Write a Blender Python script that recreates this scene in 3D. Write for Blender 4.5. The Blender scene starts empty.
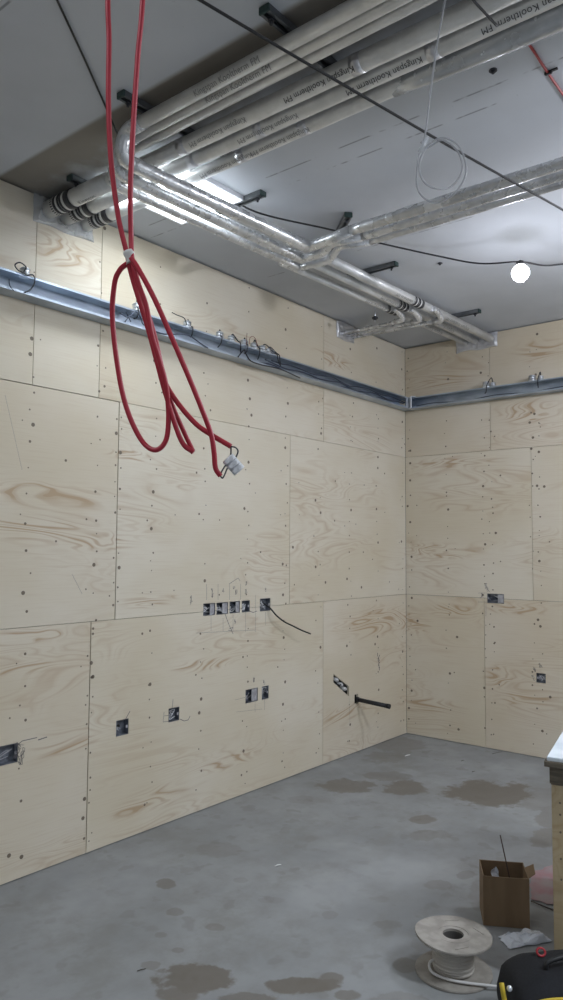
import bpy, bmesh, math, random
from mathutils import Vector, Matrix, noise
random.seed(7)
C = bpy.context.scene.collection
SC = bpy.context.scene

# ------------------------------------------------------------------ camera
CAM = Vector((-5.874, -3.355, 1.622))
FW = Vector((0.7731, 0.6310, 0.0645)).normalized()
RT = Vector((0.6322, -0.7748, 0.0062)); RT = (RT - FW*RT.dot(FW)).normalized()
UP = RT.cross(FW)
FPX = 744.1
cd = bpy.data.cameras.new('camera'); cam = bpy.data.objects.new('camera', cd); C.objects.link(cam)
cd.sensor_fit = 'VERTICAL'; cd.sensor_height = 36; cd.sensor_width = 36*0.563; cd.lens = FPX/1000*36
cd.clip_start = 0.02; cd.clip_end = 60
m = Matrix((RT, UP, -FW)).transposed().to_4x4(); m.translation = CAM
cam.matrix_world = m
SC.camera = cam

# ------------------------------------------------------------------ world, lights, exposure
w = bpy.data.worlds.new('world'); SC.world = w; w.use_nodes = True
w.node_tree.nodes['Background'].inputs[0].default_value = (0.55, 0.7, 1, 1)
w.node_tree.nodes['Background'].inputs[1].default_value = 0.02
SC.view_settings.view_transform = 'Standard'; SC.view_settings.look = 'None'
SC.view_settings.exposure = 0.18; SC.view_settings.gamma = 1
SC.view_settings.use_curve_mapping = False
H = 3.447
XB, YB = -9.0, -6.4          # far ends of the room behind the camera

def light(name, kind, loc, energy, col, size=0.1, size_y=None, rot=None):
    d = bpy.data.lights.new(name, kind); d.energy = energy; d.color = col
    if kind == 'AREA':
        d.size = size
        if size_y: d.shape = 'RECTANGLE'; d.size_y = size_y
    else: d.shadow_soft_size = size
    o = bpy.data.objects.new(name, d); C.objects.link(o); o.location = loc
    if rot: o.rotation_euler = rot
    return o
COOL = (0.86, 0.93, 1.0)
# strip lights and bulbs of the room that hang behind and beside the camera, plus an added fill for the corner
light('ceiling_lamp_behind', 'AREA', (-6.3, -2.2, 3.40), 15, COOL, 1.3, 0.25)
light('ceiling_lamp_back', 'AREA', (-7.6, -4.6, 3.35), 16, COOL, 1.2, 0.3)
light('ceiling_lamp_side', 'AREA', (-3.0, -4.6, 3.38), 82, COOL, 0.3, 1.2)
light('corner_fill_light', 'POINT', (-1.6, -3.1, 3.05), 72, (0.86, 0.9, 1), 0.045)  # unseen light added to brighten the corner, no fitting built for it
light('festoon_light_near', 'POINT', (-4.6, -4.6, 2.9), 10, (0.86, 0.9, 1), 0.045)
# light of the panel over the pipes and of the bare bulb (both fittings are built below)
light('panel_light', 'AREA', (-3.36, -0.58, 3.418), 8.5, (0.85, 0.93, 1), 0.52, 0.44)
light('bulb_light', 'POINT', (-1.66, -1.72, 3.215), 4.2, (0.82, 0.86, 1), 0.045)

# ------------------------------------------------------------------ pixel to point helpers
def ray(x, y): return FW + RT*((x-281.5)/FPX) - UP*((y-500)/FPX)
def on(ax, v, x, y):
    d = ray(x, y); return CAM + d*((v-CAM[ax])/d[ax])
def onL(x, y, off=0): return on(1, -off, x, y)
def onR(x, y, off=0): return on(0, -off, x, y)
def onZ(x, y, z=0): return on(2, z, x, y)
def atD(x, y, depth): return CAM + ray(x, y)*depth

# ------------------------------------------------------------------ materials
def mat(name, col=(.5,.5,.5), rough=.6, metal=0, emis=None, es=0, spec=None, trans=0, alpha=1):
    M = bpy.data.materials.new(name); M.use_nodes = True
    b = M.node_tree.nodes['Principled BSDF']
    b.inputs['Base Color'].default_value = (*col, 1); b.inputs['Roughness'].default_value = rough
    b.inputs['Metallic'].default_value = metal
    if spec is not None: b.inputs['Specular IOR Level'].default_value = spec
    if emis: b.inputs['Emission Color'].default_value = (*emis, 1); b.inputs['Emission Strength'].default_value = es
    b.inputs['Transmission Weight'].default_value = trans; b.inputs['Alpha'].default_value = alpha
    return M
class NT:
    def __init__(s, M): s.t = M.node_tree; s.b = s.t.nodes['Principled BSDF']
    def n(s, typ, **kw):
        nd = s.t.nodes.new(typ)
        for k, v in kw.items(): setattr(nd, k, v)
        return nd
    def l(s, a, b): s.t.links.new(a, b)
    def setin(s, sock, v):
        if isinstance(v, (int, float)): sock.default_value = v
        elif isinstance(v, (tuple, list)): sock.default_value = v
        else: s.l(v, sock)
    def math(s, op, a, b=0.0, c=None, clamp=False):
        nd = s.n('ShaderNodeMath', operation=op); nd.use_clamp = clamp
        s.setin(nd.inputs[0], a); s.setin(nd.inputs[1], b)
        if c is not None: s.setin(nd.inputs[2], c)
        return nd.outputs[0]
    def vm(s, op, a, b=(0,0,0)):
        nd = s.n('ShaderNodeVectorMath', operation=op)
        s.setin(nd.inputs[0], a); s.setin(nd.inputs[1], b)
        return nd.outputs['Value'] if op in ('LENGTH','DOT_PRODUCT','DISTANCE') else nd.outputs[0]
    def noise(s, vec, scale, detail=3, rough=.5, dist=0):
        nd = s.n('ShaderNodeTexNoise'); s.l(vec, nd.inputs['Vector']) if vec else None
        nd.inputs['Scale'].default_value = scale; nd.inputs['Detail'].default_value = detail
        nd.inputs['Roughness'].default_value = rough; nd.inputs['Distortion'].default_value = dist
        return nd.outputs['Fac']
    def mr(s, v, a, b, c=0.0, d=1.0, smooth=True):
        nd = s.n('ShaderNodeMapRange'); nd.interpolation_type = 'SMOOTHSTEP' if smooth else 'LINEAR'
        s.setin(nd.inputs[0], v)
        for i, x in enumerate((a, b, c, d)): nd.inputs[i+1].default_value = x
        return nd.outputs[0]
    def mix(s, f, a, b, mode='MIX'):
        nd = s.n('ShaderNodeMix', data_type='RGBA', blend_type=mode)
        s.setin(nd.inputs[0], f)
        s.setin(nd.inputs[6], (*a, 1) if isinstance(a, tuple) else a); s.setin(nd.inputs[7], (*b, 1) if isinstance(b, tuple) else b)
        return nd.outputs[2]
    def comb(s, x, y, z):
        nd = s.n('ShaderNodeCombineXYZ'); s.setin(nd.inputs[0], x); s.setin(nd.inputs[1], y); s.setin(nd.inputs[2], z); return nd.outputs[0]
    def sep(s, v):
        nd = s.n('ShaderNodeSeparateXYZ'); s.l(v, nd.inputs[0]); return nd.outputs
    def obj(s): return s.n('ShaderNodeTexCoord').outputs['Object']
    def geo(s): return s.n('ShaderNodeNewGeometry').outputs['Position']
    def bump(s, h, strength=.3, dist=.01):
        nd = s.n('ShaderNodeBump'); nd.inputs['Strength'].default_value = strength; nd.inputs['Distance'].default_value = dist
        s.l(h, nd.inputs['Height']); s.l(nd.outputs[0], s.b.inputs['Normal'])

def noisy(name, c1, c2, scale=8, rough=.6, metal=0, bump=0, bdist=.004, detail=4, r2=None, stretch=(1,1,1)):
    M = mat(name, c1, rough, metal); t = NT(M)
    v = t.vm('MULTIPLY', t.obj(), stretch)
    f = t.noise(v, scale, detail); ff = t.mr(f, .35, .65)
    t.l(t.mix(ff, c1, c2), t.b.inputs['Base Color'])
    if r2 is not None: t.l(t.mr(f, .35, .65, rough, r2), t.b.inputs['Roughness'])
    if bump: t.bump(t.noise(v, scale*2.2, 3), bump, bdist)
    return M

def figure_sites():
    s = []
    for (x, y, rx, ry) in [(48,495,75,14),(35,530,60,16),(95,540,45,12),(28,636,45,9),(30,668,40,8),(375,622,38,16),(65,745,35,9),(205,665,30,7),
                       (150,600,30,8),(150,800,35,12),(350,715,30,12),(230,760,35,8),(60,250,30,22),(335,360,20,9),(130,455,25,6)]:
        a = onL(x, y); b = onL(x+rx, y); c = onL(x, y+ry)
        s.append((a.x, a.z, abs(b.x-a.x), abs(c.z-a.z)))
    for (x, y, rx, ry) in [(450,463,50,7),(530,412,35,14),(440,382,30,12),(440,551,45,9),(452,612,32,8),(530,700,40,10),(500,678,18,14),(412,622,20,16),(520,610,38,5),(430,705,34,8),(540,350,30,12)]:
        a = onR(x, y); b = onR(x+rx, y); c = onR(x, y+ry)
        s.append((-a.y, a.z, abs(b.y-a.y), abs(c.z-a.z)))
    return s

def plywood(name, base, light_c, dark, sites=(), uv='wall'):
    M = mat(name, base, .62); t = NT(M)
    p = t.sep(t.geo() if uv == 'wall' else t.obj())
    u = t.math('SUBTRACT', p[0], p[1]); v = p[2]
    at = t.n('ShaderNodeAttribute'); at.attribute_name = 'sheet'; a = t.sep(at.outputs['Vector'])
    u2 = t.math('ADD', u, t.math('MULTIPLY', a[0], 23)); v2 = t.math('ADD', v, t.math('MULTIPLY', a[1], 17))
    vec = t.comb(t.math('MULTIPLY', u2, .62), t.math('MULTIPLY', v2, 3.0), 0.0)
    n1 = t.noise(vec, 1.5, 2.5, .42, .8)
    s = t.math('SINE', t.math('MULTIPLY', n1, 120))
    line = t.mr(s, .35, 1.0)
    # patches where the figure shows
    mvec = t.comb(t.math('MULTIPLY', u2, .75), t.math('MULTIPLY', v2, 2.1), 3.3)
    pm = t.mr(t.noise(mvec, 1.3, 2, .5), .47, .66, 0, .34)
    wob = t.noise(t.comb(t.math('MULTIPLY', u, 2), t.math('MULTIPLY', v, 6), 1.0), 2.0, 2)
    wob2 = t.math('MULTIPLY', t.math('SUBTRACT', wob, .5), .9)
    tot = pm
    for (uu, vv, ru, rv) in sites:
        d = t.vm('MULTIPLY', t.vm('SUBTRACT', t.comb(u, v, 0.0), (uu, vv, 0)), (1/ru, 1/rv, 0))
        g = t.mr(t.math('ADD', t.vm('LENGTH', d), wob2), 1.25, .15, 0, 1)
        tot = t.math('MAXIMUM', tot, g)
    broad = t.math('MULTIPLY', t.mr(t.math('SINE', t.math('MULTIPLY', n1, 62)), -.1, .9), t.math('MULTIPLY', tot, .72))
    fac = t.math('ADD', t.math('MULTIPLY', line, t.math('MULTIPLY', tot, .75)), broad, clamp=True)
    fine = t.noise(t.comb(t.math('MULTIPLY', u2, 4), t.math('MULTIPLY', v2, 140), 0.0), 1.0, 3, .6)
    big = t.noise(t.comb(t.math('MULTIPLY', u2, 1.0), t.math('MULTIPLY', v2, 1.4), 9.0), 1.0, 3)
    c = t.mix(t.mr(big, .3, .7), base, light_c)
    c = t.mix(t.mr(fine, .45, .8, 0, .16), c, dark)
    c = t.mix(t.math('MULTIPLY', fac, .70), c, dark)
    c = t.mix(t.math('MULTIPLY', a[2], .22), c, dark)
    t.l(c, t.b.inputs['Base Color'])
    t.bump(fine, .08, .002)
    return M

PLY = plywood('plywood_sheets', (.645,.575,.445), (.715,.66,.555), (.40,.25,.125), figure_sites())
PLYB = plywood('bench_plywood', (.50,.40,.25), (.56,.46,.30), (.34,.21,.10), (), 'obj')
DARKGAP = mat('dark_cavity', (.03,.028,.025), .9)
SCREW = mat('screw_head_in_plywood', (.17,.135,.10), .6)
PENCIL = mat('pencil_line', (.13,.12,.13), .7)
GREYPL = noisy('grey_plaster', (.45,.46,.47), (.52,.53,.54), 3, .8)

def ceiling_mat():
    M = mat('painted_ceiling', (.55,.56,.58), .8); t = NT(M)
    P = t.geo(); p = t.sep(P)
    f = t.noise(P, 1.2, 4, .55)
    c = t.mix(t.mr(f, .3, .7), (.515,.535,.565), (.595,.615,.65))
    # bare brown concrete strip beside the step, fading out towards the pipes
    n = t.noise(P, 3.5, 4, .6)
    nx = t.math('ADD', p[0], t.math('MULTIPLY', t.math('SUBTRACT', n, .5), .5))
    strip = t.math('MULTIPLY', t.mr(p[0], -4.03, -4.0), t.mr(nx, -3.62, -3.84))
    strip = t.math('MULTIPLY', strip, t.mr(p[1], -4.0, -1.3, .5, 1))
    c = t.mix(strip, c, t.mix(f, (.21,.19,.16), (.33,.30,.26)))
    c = t.mix(t.mr(t.noise(P, 60, 2), .68, .8, 0, .2), c, (.2,.2,.2))
    # filled board joints that show as thin broken lines
    for x0, z0 in ((-3.165, 0), (-3.045, 3), (-2.13, 7), (-4.62, 5)):
        ln = t.mr(t.math('ABSOLUTE', t.math('SUBTRACT', p[0], x0)), .007, .002)
        br = t.mr(t.noise(t.vm('ADD', P, (z0, z0, 0)), 5, 3, .7), .48, .58)
        c = t.mix(t.math('MULTIPLY', ln, t.math('MULTIPLY', br, .7)), c, (.16,.16,.17))
    t.l(c, t.b.inputs['Base Color']); t.bump(t.noise(P, 25, 3), .1, .004)
    return M
CEIL = ceiling_mat()

def floor_mat():
    M = mat('concrete_floor', (.4,.4,.4), .6); t = NT(M)
    P = t.geo()
    f = t.noise(P, 1.1, 5, .6); g = t.noise(P, 6, 5, .65)
    c = t.mix(t.mr(f, .3, .7), (.225,.235,.242), (.305,.315,.322))
    c = t.mix(t.mr(g, .4, .75, 0, .55), c, (.20,.20,.19))
    c = t.mix(t.mr(t.noise(t.vm('ADD', P, (2, 7, 0)), 8, 2, .5), .60, .68, 0, .34), c, (.17,.165,.15))
    c = t.mix(t.mr(t.noise(t.vm('ADD', P, (1, 4, 0)), 2.2, 5, .7), .52, .66, 0, .4), c, (.20,.20,.185))
    dust = t.mr(t.noise(t.vm('ADD', P, (5, 3, 0)), .9, 4, .6), .5, .68, 0, .45)
    c = t.mix(dust, c, (.40,.415,.43))
    warp = t.noise(P, 5.5, 4, .6); warp2 = t.noise(t.vm('ADD', P, (9, 1, 4)), 14, 3, .6)
    wv = t.math('ADD', t.math('MULTIPLY', t.math('SUBTRACT', warp, .5), 1.7), t.math('MULTIPLY', t.math('SUBTRACT', warp2, .5), .8))
    tot = None
    # (x, y, half width, half height) in the photograph, strength
    S = [(490,793,42,12,1),(405,788,22,7,.85),(345,786,30,7,.8),(385,776,22,5,.5),(423,820,14,4,.75),(195,978,34,15,1),(180,995,20,9,.9),(305,985,42,8,1),(330,980,14,8,.8),(245,1000,30,8,.8),
         (345,995,14,6,.7),(165,884,9,5,.75),(220,850,22,7,.3),(175,912,10,4,.5),(215,927,10,4,.5),(150,965,10,4,.5),(178,950,6,3,.5),(160,935,6,3,.4),(545,838,14,10,.65),(552,815,16,12,.55),(540,800,22,12,.4),
         (430,835,22,5,.35),(385,925,16,6,.35),(405,965,12,7,.5),(400,745,26,7,.45),(385,757,20,5,.4),(465,875,10,4,.4),(440,885,14,5,.35),(270,900,12,3,.2),(240,880,8,3,.25),(330,915,8,4,.25),(480,892,12,14,.3),(400,1000,30,8,.4),(300,800,12,4,.25)]
    for (x, y, rx, ry, st) in S:
        a = onZ(x, y); ex = onZ(x+rx, y) - a; ey = onZ(x, y-ry) - a
        # affine map that sends the ellipse axes to unit length
        det = ex.x*ey.y - ex.y*ey.x
        sub = t.vm('SUBTRACT', P, (a.x, a.y, 0))
        q1 = t.vm('DOT_PRODUCT', sub, (ey.y/det, -ey.x/det, 0)); q2 = t.vm('DOT_PRODUCT', sub, (-ex.y/det, ex.x/det, 0))
        d = t.vm('LENGTH', t.comb(q1, q2, 0.0))
        gg = t.mr(t.math('ADD', d, wv), 1.12, .86, 0, st)
        tot = gg if tot is None else t.math('MAXIMUM', tot, gg)
    c = t.mix(t.math('MULTIPLY', tot, .78), c, (.125,.105,.082))
    t.l(c, t.b.inputs['Base Color'])
    t.l(t.mr(tot, 0, 1, .62, .5), t.b.inputs['Roughness'])
    t.bump(t.noise(P, 30, 4), .12, .003)
    return M
FLOOR = floor_mat()

def foil_mat(name, c1, c2, rough, metal, bump, sc=22):
    M = mat(name, c1, rough, metal); t = NT(M); P = t.geo()
    f = t.noise(P, 7, 4, .6)
    t.l(t.mix(t.mr(f, .35, .65), c1, c2), t.b.inputs['Base Color'])
    t.l(t.mr(t.noise(P, 15, 3), .3, .7, rough, rough+.18), t.b.inputs['Roughness'])
    t.bump(t.noise(P, sc, 3, .6, .6), bump, .012)
    return M
FOIL = foil_mat('foil_faced_insulation', (.68,.68,.665), (.80,.80,.79), .33, .42, .25)
WRAP = foil_mat('clear_film_over_foil', (.60,.61,.62), (.82,.83,.85), .2, .65, .42, 13)
SMOOTHF = foil_mat('smooth_clear_film_over_foil', (.50,.52,.54), (.62,.64,.66), .12, .55, .22, 7)
TAPE = foil_mat('foil_tape', (.6,.6,.62), (.75,.75,.77), .28, .7, .4, 40)
FILM = mat('clear_plastic_film', (.85,.88,.92), .15, 0, alpha=.38); 
t = NT(FILM); t.bump(t.noise(t.geo(), 30, 4, .6, 1.0), .8, .01)
PRINT = mat('black_print', (.045,.045,.05), .5); PRINTF = mat('faded_grey_print', (.25,.25,.25), .5)
WHITEB = mat('white_band', (.75,.75,.73), .5)
GALV = noisy('galvanised_steel', (.36,.42,.50), (.50,.57,.66), 5, .34, .85, .12, .004, stretch=(1,1,3))
GALV2 = noisy('bright_zinc', (.62,.65,.70), (.75,.78,.82), 12, .3, .85)
BOXM = noisy('steel_back_box', (.16,.17,.20), (.28,.30,.34), 30, .5, .6)
BOXL = noisy('grey_steel_plate', (.36,.36,.39), (.48,.48,.51), 40, .55, .3)
BLACK = mat('black_rubber', (.012,.012,.014), .5)
WIREB = mat('black_wire', (.02,.022,.03), .45)
WIREN = mat('dark_blue_grey_wire', (.06,.075,.11), .45)
RED = mat('red_cable_sheath', (.42,.018,.038), .42)
REDC = mat('dark_red_cable_sheath', (.38,.03,.03), .5)
WHT = mat('white_plastic', (.82,.83,.86), .35)
GREYC = mat('pale_grey_cable', (.56,.57,.60), .35, alpha=.5)
CARD = noisy('brown_cardboard', (.20,.135,.078), (.235,.16,.095), 14, .85, stretch=(1,1,.2))
CARDI = noisy('cardboard_inside', (.22,.15,.09), (.26,.18,.11), 14, .9)
SPOOL = noisy('grey_chipboard_flange', (.27,.25,.225), (.35,.325,.295), 20, .85)
WOUND = mat('white_wound_cable', (.50,.47,.43), .5)
BAGF = noisy('black_nylon', (.003,.0035,.006), (.006,.007,.011), 120, .85, 0, .3, .001)
YEL = mat('yellow_webbing', (.55,.40,.03), .6)
POLY = mat('crumpled_polythene', (.72,.76,.84), .22)
t = NT(POLY); t.bump(t.noise(t.geo(), 40, 4, .6, .8), .6, .01)
PINK = noisy('pink_stained_sheet', (.36,.30,.31), (.37,.21,.23), 9, .8)
DUST = noisy('white_board_top', (.62,.68,.74), (.74,.79,.84), 9, .6)
DKW = noisy('dark_timber_edge', (.10,.085,.065), (.16,.135,.10), 14, .8, stretch=(1,1,6))
PVC = mat('grey_white_pipe', (.6,.6,.6), .4)

# ------------------------------------------------------------------ object helpers
def obj(name, bm, mats, parent=None, smooth=False, loc=None):
    bmesh.ops.recalc_face_normals(bm, faces=bm.faces)
    me = bpy.data.meshes.new(name); bm.to_mesh(me); bm.free()
    for mm in (mats if isinstance(mats, (list, tuple)) else [mats]): me.materials.append(mm)
    if smooth:
        for p in me.polygons: p.use_smooth = True
    o = bpy.data.objects.new(name, me); C.objects.link(o)
    if parent is not None:
        o.parent = parent
        o.matrix_parent_inverse = Matrix.LocRotScale(base(parent), None, None).inverted()
    return o
def base(o):
    v = Vector(o.location)
    return v
def thing(name, loc, label, cat, group=None):
    o = bpy.data.objects.new(name, None); C.objects.link(o); o.location = loc; o.empty_display_size = .05
    o['label'] = label; o['category'] = cat
    if group: o['group'] = group
    return o
def tag(o, label, cat, group=None):
    o['label'] = label; o['category'] = cat
    if group: o['group'] = group
    return o
def struct(o): o['kind'] = 'structure'; return o
def box(bm, lo, hi, mi=0, M=None):
    r = bmesh.ops.create_cube(bm, size=1)
    for v in r['verts']:
        v.co = Vector([lo[i] + (v.co[i]+.5)*(hi[i]-lo[i]) for i in range(3)])
        if M: v.co = M @ v.co
    for f in {f for v in r['verts'] for f in v.link_faces}: f.material_index = mi
    return r['verts']
def bev(bm, w, seg=2):
    bmesh.ops.bevel(bm, geom=[e for e in bm.edges if len(e.link_faces) == 2 and e.calc_face_angle(0) > .6], offset=w, segments=seg, affect='EDGES')
def catmull(pts, k=8):
    P = [Vector(p) for p in pts]
    if len(P) < 3: return P
    P = [P[0]*2-P[1]] + P + [P[-1]*2-P[-2]]
    out = []
    for i in range(1, len(P)-2):
        for j in range(k):
            s = j/k; a, b, c, d = P[i-1:i+3]
            out.append(.5*((2*b)+(c-a)*s+(2*a-5*b+4*c-d)*s*s+(3*b-a-3*c+d)*s**3))
    out.append(P[-2]); return out
def fillet(pts, r, k=6):
    P = [Vector(p) for p in pts]; out = [P[0]]
    for i in range(1, len(P)-1):
        a, b, c = P[i-1], P[i], P[i+1]
        rr = min(r, (a-b).length*.48, (c-b).length*.48)
        s = b+(a-b).normalized()*rr; e = b+(c-b).normalized()*rr
        for j in range(k+1):
            q = j/k; out.append(s*(1-q)**2 + b*2*q*(1-q) + e*q*q)
    out.append(P[-1]); return out
def tube(bm, pts, r, seg=10, mi=0, rfun=None, squash=None):
    P = [Vector(p) for p in pts]
    Q = [P[0]]
    for p in P[1:]:
        if (p-Q[-1]).length > 1e-5: Q.append(p)
    P = Q; n = len(P)
    T = [(P[min(i+1, n-1)]-P[max(i-1, 0)]).normalized() for i in range(n)]
    up = Vector((0, 0, 1)) if abs(T[0].z) < .9 else Vector((1, 0, 0))
    N = (up - T[0]*up.dot(T[0])).normalized(); rings = []
    for i in range(n):
        N = (N - T[i]*N.dot(T[i])).normalized(); B = T[i].cross(N)
        rr = rfun(i/(n-1), i) if rfun else r
        rings.append([bm.verts.new(P[i] + (N*math.cos(2*math.pi*j/seg)*(squash or 1) + B*math.sin(2*math.pi*j/seg))*rr) for j in range(seg)])
    for i in range(n-1):
        for j in range(seg):
            f = bm.faces.new((rings[i][j], rings[i][(j+1) % seg], rings[i+1][(j+1) % seg], rings[i+1][j])); f.material_index = mi; f.smooth = True
    for rg in (rings[0][::-1], rings[-1]):
        f = bm.faces.new(rg); f.material_index = mi
    return rings
def cyl(bm, a, b, r, seg=16, mi=0, r2=None):
    return tube(bm, [a, b], r, seg, mi, rfun=(lambda s, i: r + ((r2 if r2 is not None else r)-r)*s))
def tubeobj(name, pts, r, m_, parent=None, seg=10, rfun=None):
    bm = bmesh.new(); tube(bm, pts, r, seg, rfun=rfun); return obj(name, bm, m_, parent)

# ------------------------------------------------------------------ room shell
def slab(name, lo, hi, m_):
    bm = bmesh.new(); box(bm, lo, hi); return struct(obj(name, bm, m_))
slab('floor', (XB-.2, YB-.2, -.15), (.2, .2, 0), FLOOR)
bm = bmesh.new()
box(bm, (-4.0, YB-.2, H), (.2, .2, H+.2)); box(bm, (XB-.2, YB-.2, H-.014), (-4.0, .2, H+.2))
struct(obj('ceiling', bm, CEIL))
slab('wall_rear', (XB-.2, YB-.2, 0), (XB, .2, H-.014), GREYPL)
slab('wall_side', (XB, YB-.2, 0), (.2, YB, H-.014), GREYPL)

class WallBuilder:
    """side 'L': plane y=0, u=x ; side 'R': plane x=0, u=y. Front faces look into the room."""
    TH = .018
    def __init__(s, side): s.side = side; s.bm = bmesh.new(); s.lay = s.bm.verts.layers.float_vector.new('sheet')
    def P(s, u, z, d):      # d = depth behind the face (negative = proud of it)
        return Vector((u, d, z)) if s.side == 'L' else Vector((d, u, z))
    def sheet(s, u0, u1, z0, z1, holes, slot=None, tint=0):
        us = sorted({u0, u1} | {min(max(a, u0), u1) for h in holes for a in h[:2]})
        zs = sorted({z0, z1} | {min(max(a, z0), z1) for h in holes for a in h[2:]})
        if slot:
            su0, su1, sz0, sz1 = slot['rect']
            us = sorted(set(us) | {su0, su1}); zs = sorted(set(zs) | {sz0, sz1})
        t3 = Vector((random.random(), random.random(), tint))
        V = {}
        def vert(u, z):
            k = (round(u, 5), round(z, 5))
            if k not in V: V[k] = s.bm.verts.new(s.P(u, z, 0))
            return V[k]
        faces = []
        for i in range(len(us)-1):
            for j in range(len(zs)-1):
                cu = (us[i]+us[i+1])/2; cz = (zs[j]+zs[j+1])/2
                if any(h[0] < cu < h[1] and h[2] < cz < h[3] for h in holes): continue
                if slot and slot['rect'][0] < cu < slot['rect'][1] and slot['rect'][2] < cz < slot['rect'][3]: continue
                faces.append(s.bm.faces.new((vert(us[i], zs[j]), vert(us[i+1], zs[j]), vert(us[i+1], zs[j+1]), vert(us[i], zs[j+1]))))
        if slot:
            a, b, c, d = slot['rect']; O = [vert(a, d), vert(b, d), vert(b, c), vert(a, c)]
            I = [s.bm.verts.new(s.P(q[0], q[1], 0)) for q in slot['quad']]
            for k in range(4): faces.append(s.bm.faces.new((O[k], O[(k+1) % 4], I[(k+1) % 4], I[k])))
        ex = bmesh.ops.extrude_face_region(s.bm, geom=faces)
        nv = [g for g in ex['geom'] if isinstance(g, bmesh.types.BMVert)]
        for v in nv: v.co += s.P(0, 0, s.TH)
        for v in nv: v[s.lay] = t3
        for f in faces:
            for v in f.verts: v[s.lay] = t3
    def screw(s, u, z, r):
        c = s.P(u, z, -.0006); k = 8
        vs = [s.bm.verts.new(c + s.P(math.cos(2*math.pi*j/k)*r, math.sin(2*math.pi*j/k)*r, 0)) for j in range(k)]
        vb = [s.bm.verts.new(v.co + s.P(0, 0, .0008)) for v in vs]
        f = s.bm.faces.new(vs); f.material_index = 1
        for j in range(k): g = s.bm.faces.new((vs[j], vs[(j+1) % k], vb[(j+1) % k], vb[j])); g.material_index = 1
    def pencil(s, pts, wd=.0022):
        for a, b in zip(pts[:-1], pts[1:]):
            A = s.P(a[0], a[1], -.0007); B = s.P(b[0], b[1], -.0007)
            if (B-A).length < 1e-4: continue
            T = (B-A).normalized(); N = T.cross(s.P(0, 0, 1)).normalized()*wd/2
            f = s.bm.faces.new([s.bm.verts.new(q) for q in (A-N, B-N, B+N, A+N)]); f.material_index = 2
    def done(s, name):
        o = obj(name, s.bm, [PLY, SCREW, PENCIL, DARKGAP]); return struct(o)

def rectL(x0, y0, x1, y1):
    a = onL(x0, y0); b = onL(x1, y1); c = onL((x0+x1)/2, (y0+y1)/2); return c, a, b
# openings for the back boxes: (centre px, centre py, width m)
def cut(side, px, py, wd, ht=.078):
    c = onL(px, py) if side == 'L' else onR(px, py)
    u = c.x if side == 'L' else c.y
    return (u-wd/2, u+wd/2, c.z-ht/2, c.z+ht/2)
BX = {}
BX['r1'] = cut('L', 209.3, 609.4, .108); BX['r2'] = cut('L', 222.4, 608.4, .108); BX['r3'] = cut('L', 234.8, 607.2, .100); BX['r4'] = cut('L', 245.9, 606.3, .080)
BX['up'] = cut('L', 265.2, 604.7, .112, .088)
BX['m1'] = cut('L', 251.7, 695.5, .125, .09); BX['m2'] = cut('L', 265.3, 692.6, .072, .09)
BX['a'] = cut('L', 122.4, 727.5, .088, .088); BX['b'] = cut('L', 174, 714.5, .088, .082); BX['c'] = cut('L', 2, 756, .17, .095)
BX['k1'] = cut('R', 495.5, 598.6, .145, .078); BX['k2'] = cut('R', 541, 678.2, .075, .075)
WH = cut('L', 356.3, 699, .05, .075)

# left wall
W = WallBuilder('L')
Z1, Z2 = 1.22, 2.445
hl = [BX[k] for k in ('r1','r2','r3','r4','up','m1','m2','a','b','c')] + [WH]
q = [onL(*p) for p in ((333.5,674),(349,686.5),(349,696.5),(333.5,682.5))]
slot = dict(quad=[(p.x, p.z) for p in q], rect=(q[0].x-.02, q[1].x+.02, q[2].z-.02, q[0].z+.02))
g = .0018
HT = H - .007
def row(u_list, z0, z1, hs, wb, slot=None, gaps=None):
    for i in range(len(u_list)-1):
        a, b = u_list[i], u_list[i+1]
        HH = [h for h in hs if h[1] > a and h[0] < b and h[3] > z0 and h[2] < z1]
        sl = slot if slot and a < slot['rect'][0] < b else None
        gv = g*(2.2 if b in (-3.222, -3.3815) else 1)
        wb.sheet(a+g, b-gv, z0+g*.5, z1-(g*2.2 if b in (-3.222,) else g), HH, sl, random.random()**1.5*.7)
row([XB, -6.22, -3.776, -3.365, -1.254, 0], Z2, HT, hl, W)
row([XB, -5.66, -3.222, -1.667, 0], Z1, Z2, hl, W)
row([XB, -5.82, -3.3815, -1.254, 0], 0.004, Z1, hl, W, slot)
def screws(wb, us, zr, pitch, skip, j=.02):
    for u in us:
        z = zr[0] + random.random()*.1
        while z < zr[1]:
            if random.random() > .12:
                uu = u + random.uniform(-j, j)
                if not any(h[0]-.02 < uu < h[1]+.02 and h[2]-.02 < z < h[3]+.02 for h in skip):
                    wb.screw(uu, z, random.choice((.004, .005, .006, .0075, .011)))
            z += pitch*random.uniform(.55, 1.3)
studs = [-3.776-.413*k for k in range(1, 8)] + [-3.776+.4125*k for k in range(10)]
sk = hl + [(slot['rect'])]
screws(W, studs, (.06, 2.8), .125, sk)
screws(W, [s_-.05 for s_ in studs[6:]], (.1, 2.4), .33, sk, .03)
screws(W, [s_+.03 for s_ in studs], (2.48, 2.84), .17, sk); screws(W, studs, (3.0, 3.42), .2, sk)
screws(W, [s_+.14 for s_ in studs[7:]], (1.3, 2.4), .4, sk, .07)
screws(W, [-3.205, -3.24], (1.26, 2.42), .11, sk, .004)
screws(W, [-3.366, -3.398], (.05, 1.2), .22, sk, .003)
def scrib(wb, cx, cz, s, n=9):
    pts = [(cx, cz)]
    for i in range(n): pts.append((cx+random.uniform(-s, s)*.55, cz+random.uniform(-s, s)))
    wb.pencil(catmull([(p[0], p[1], 0) for p in pts], 4), .0022)
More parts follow.
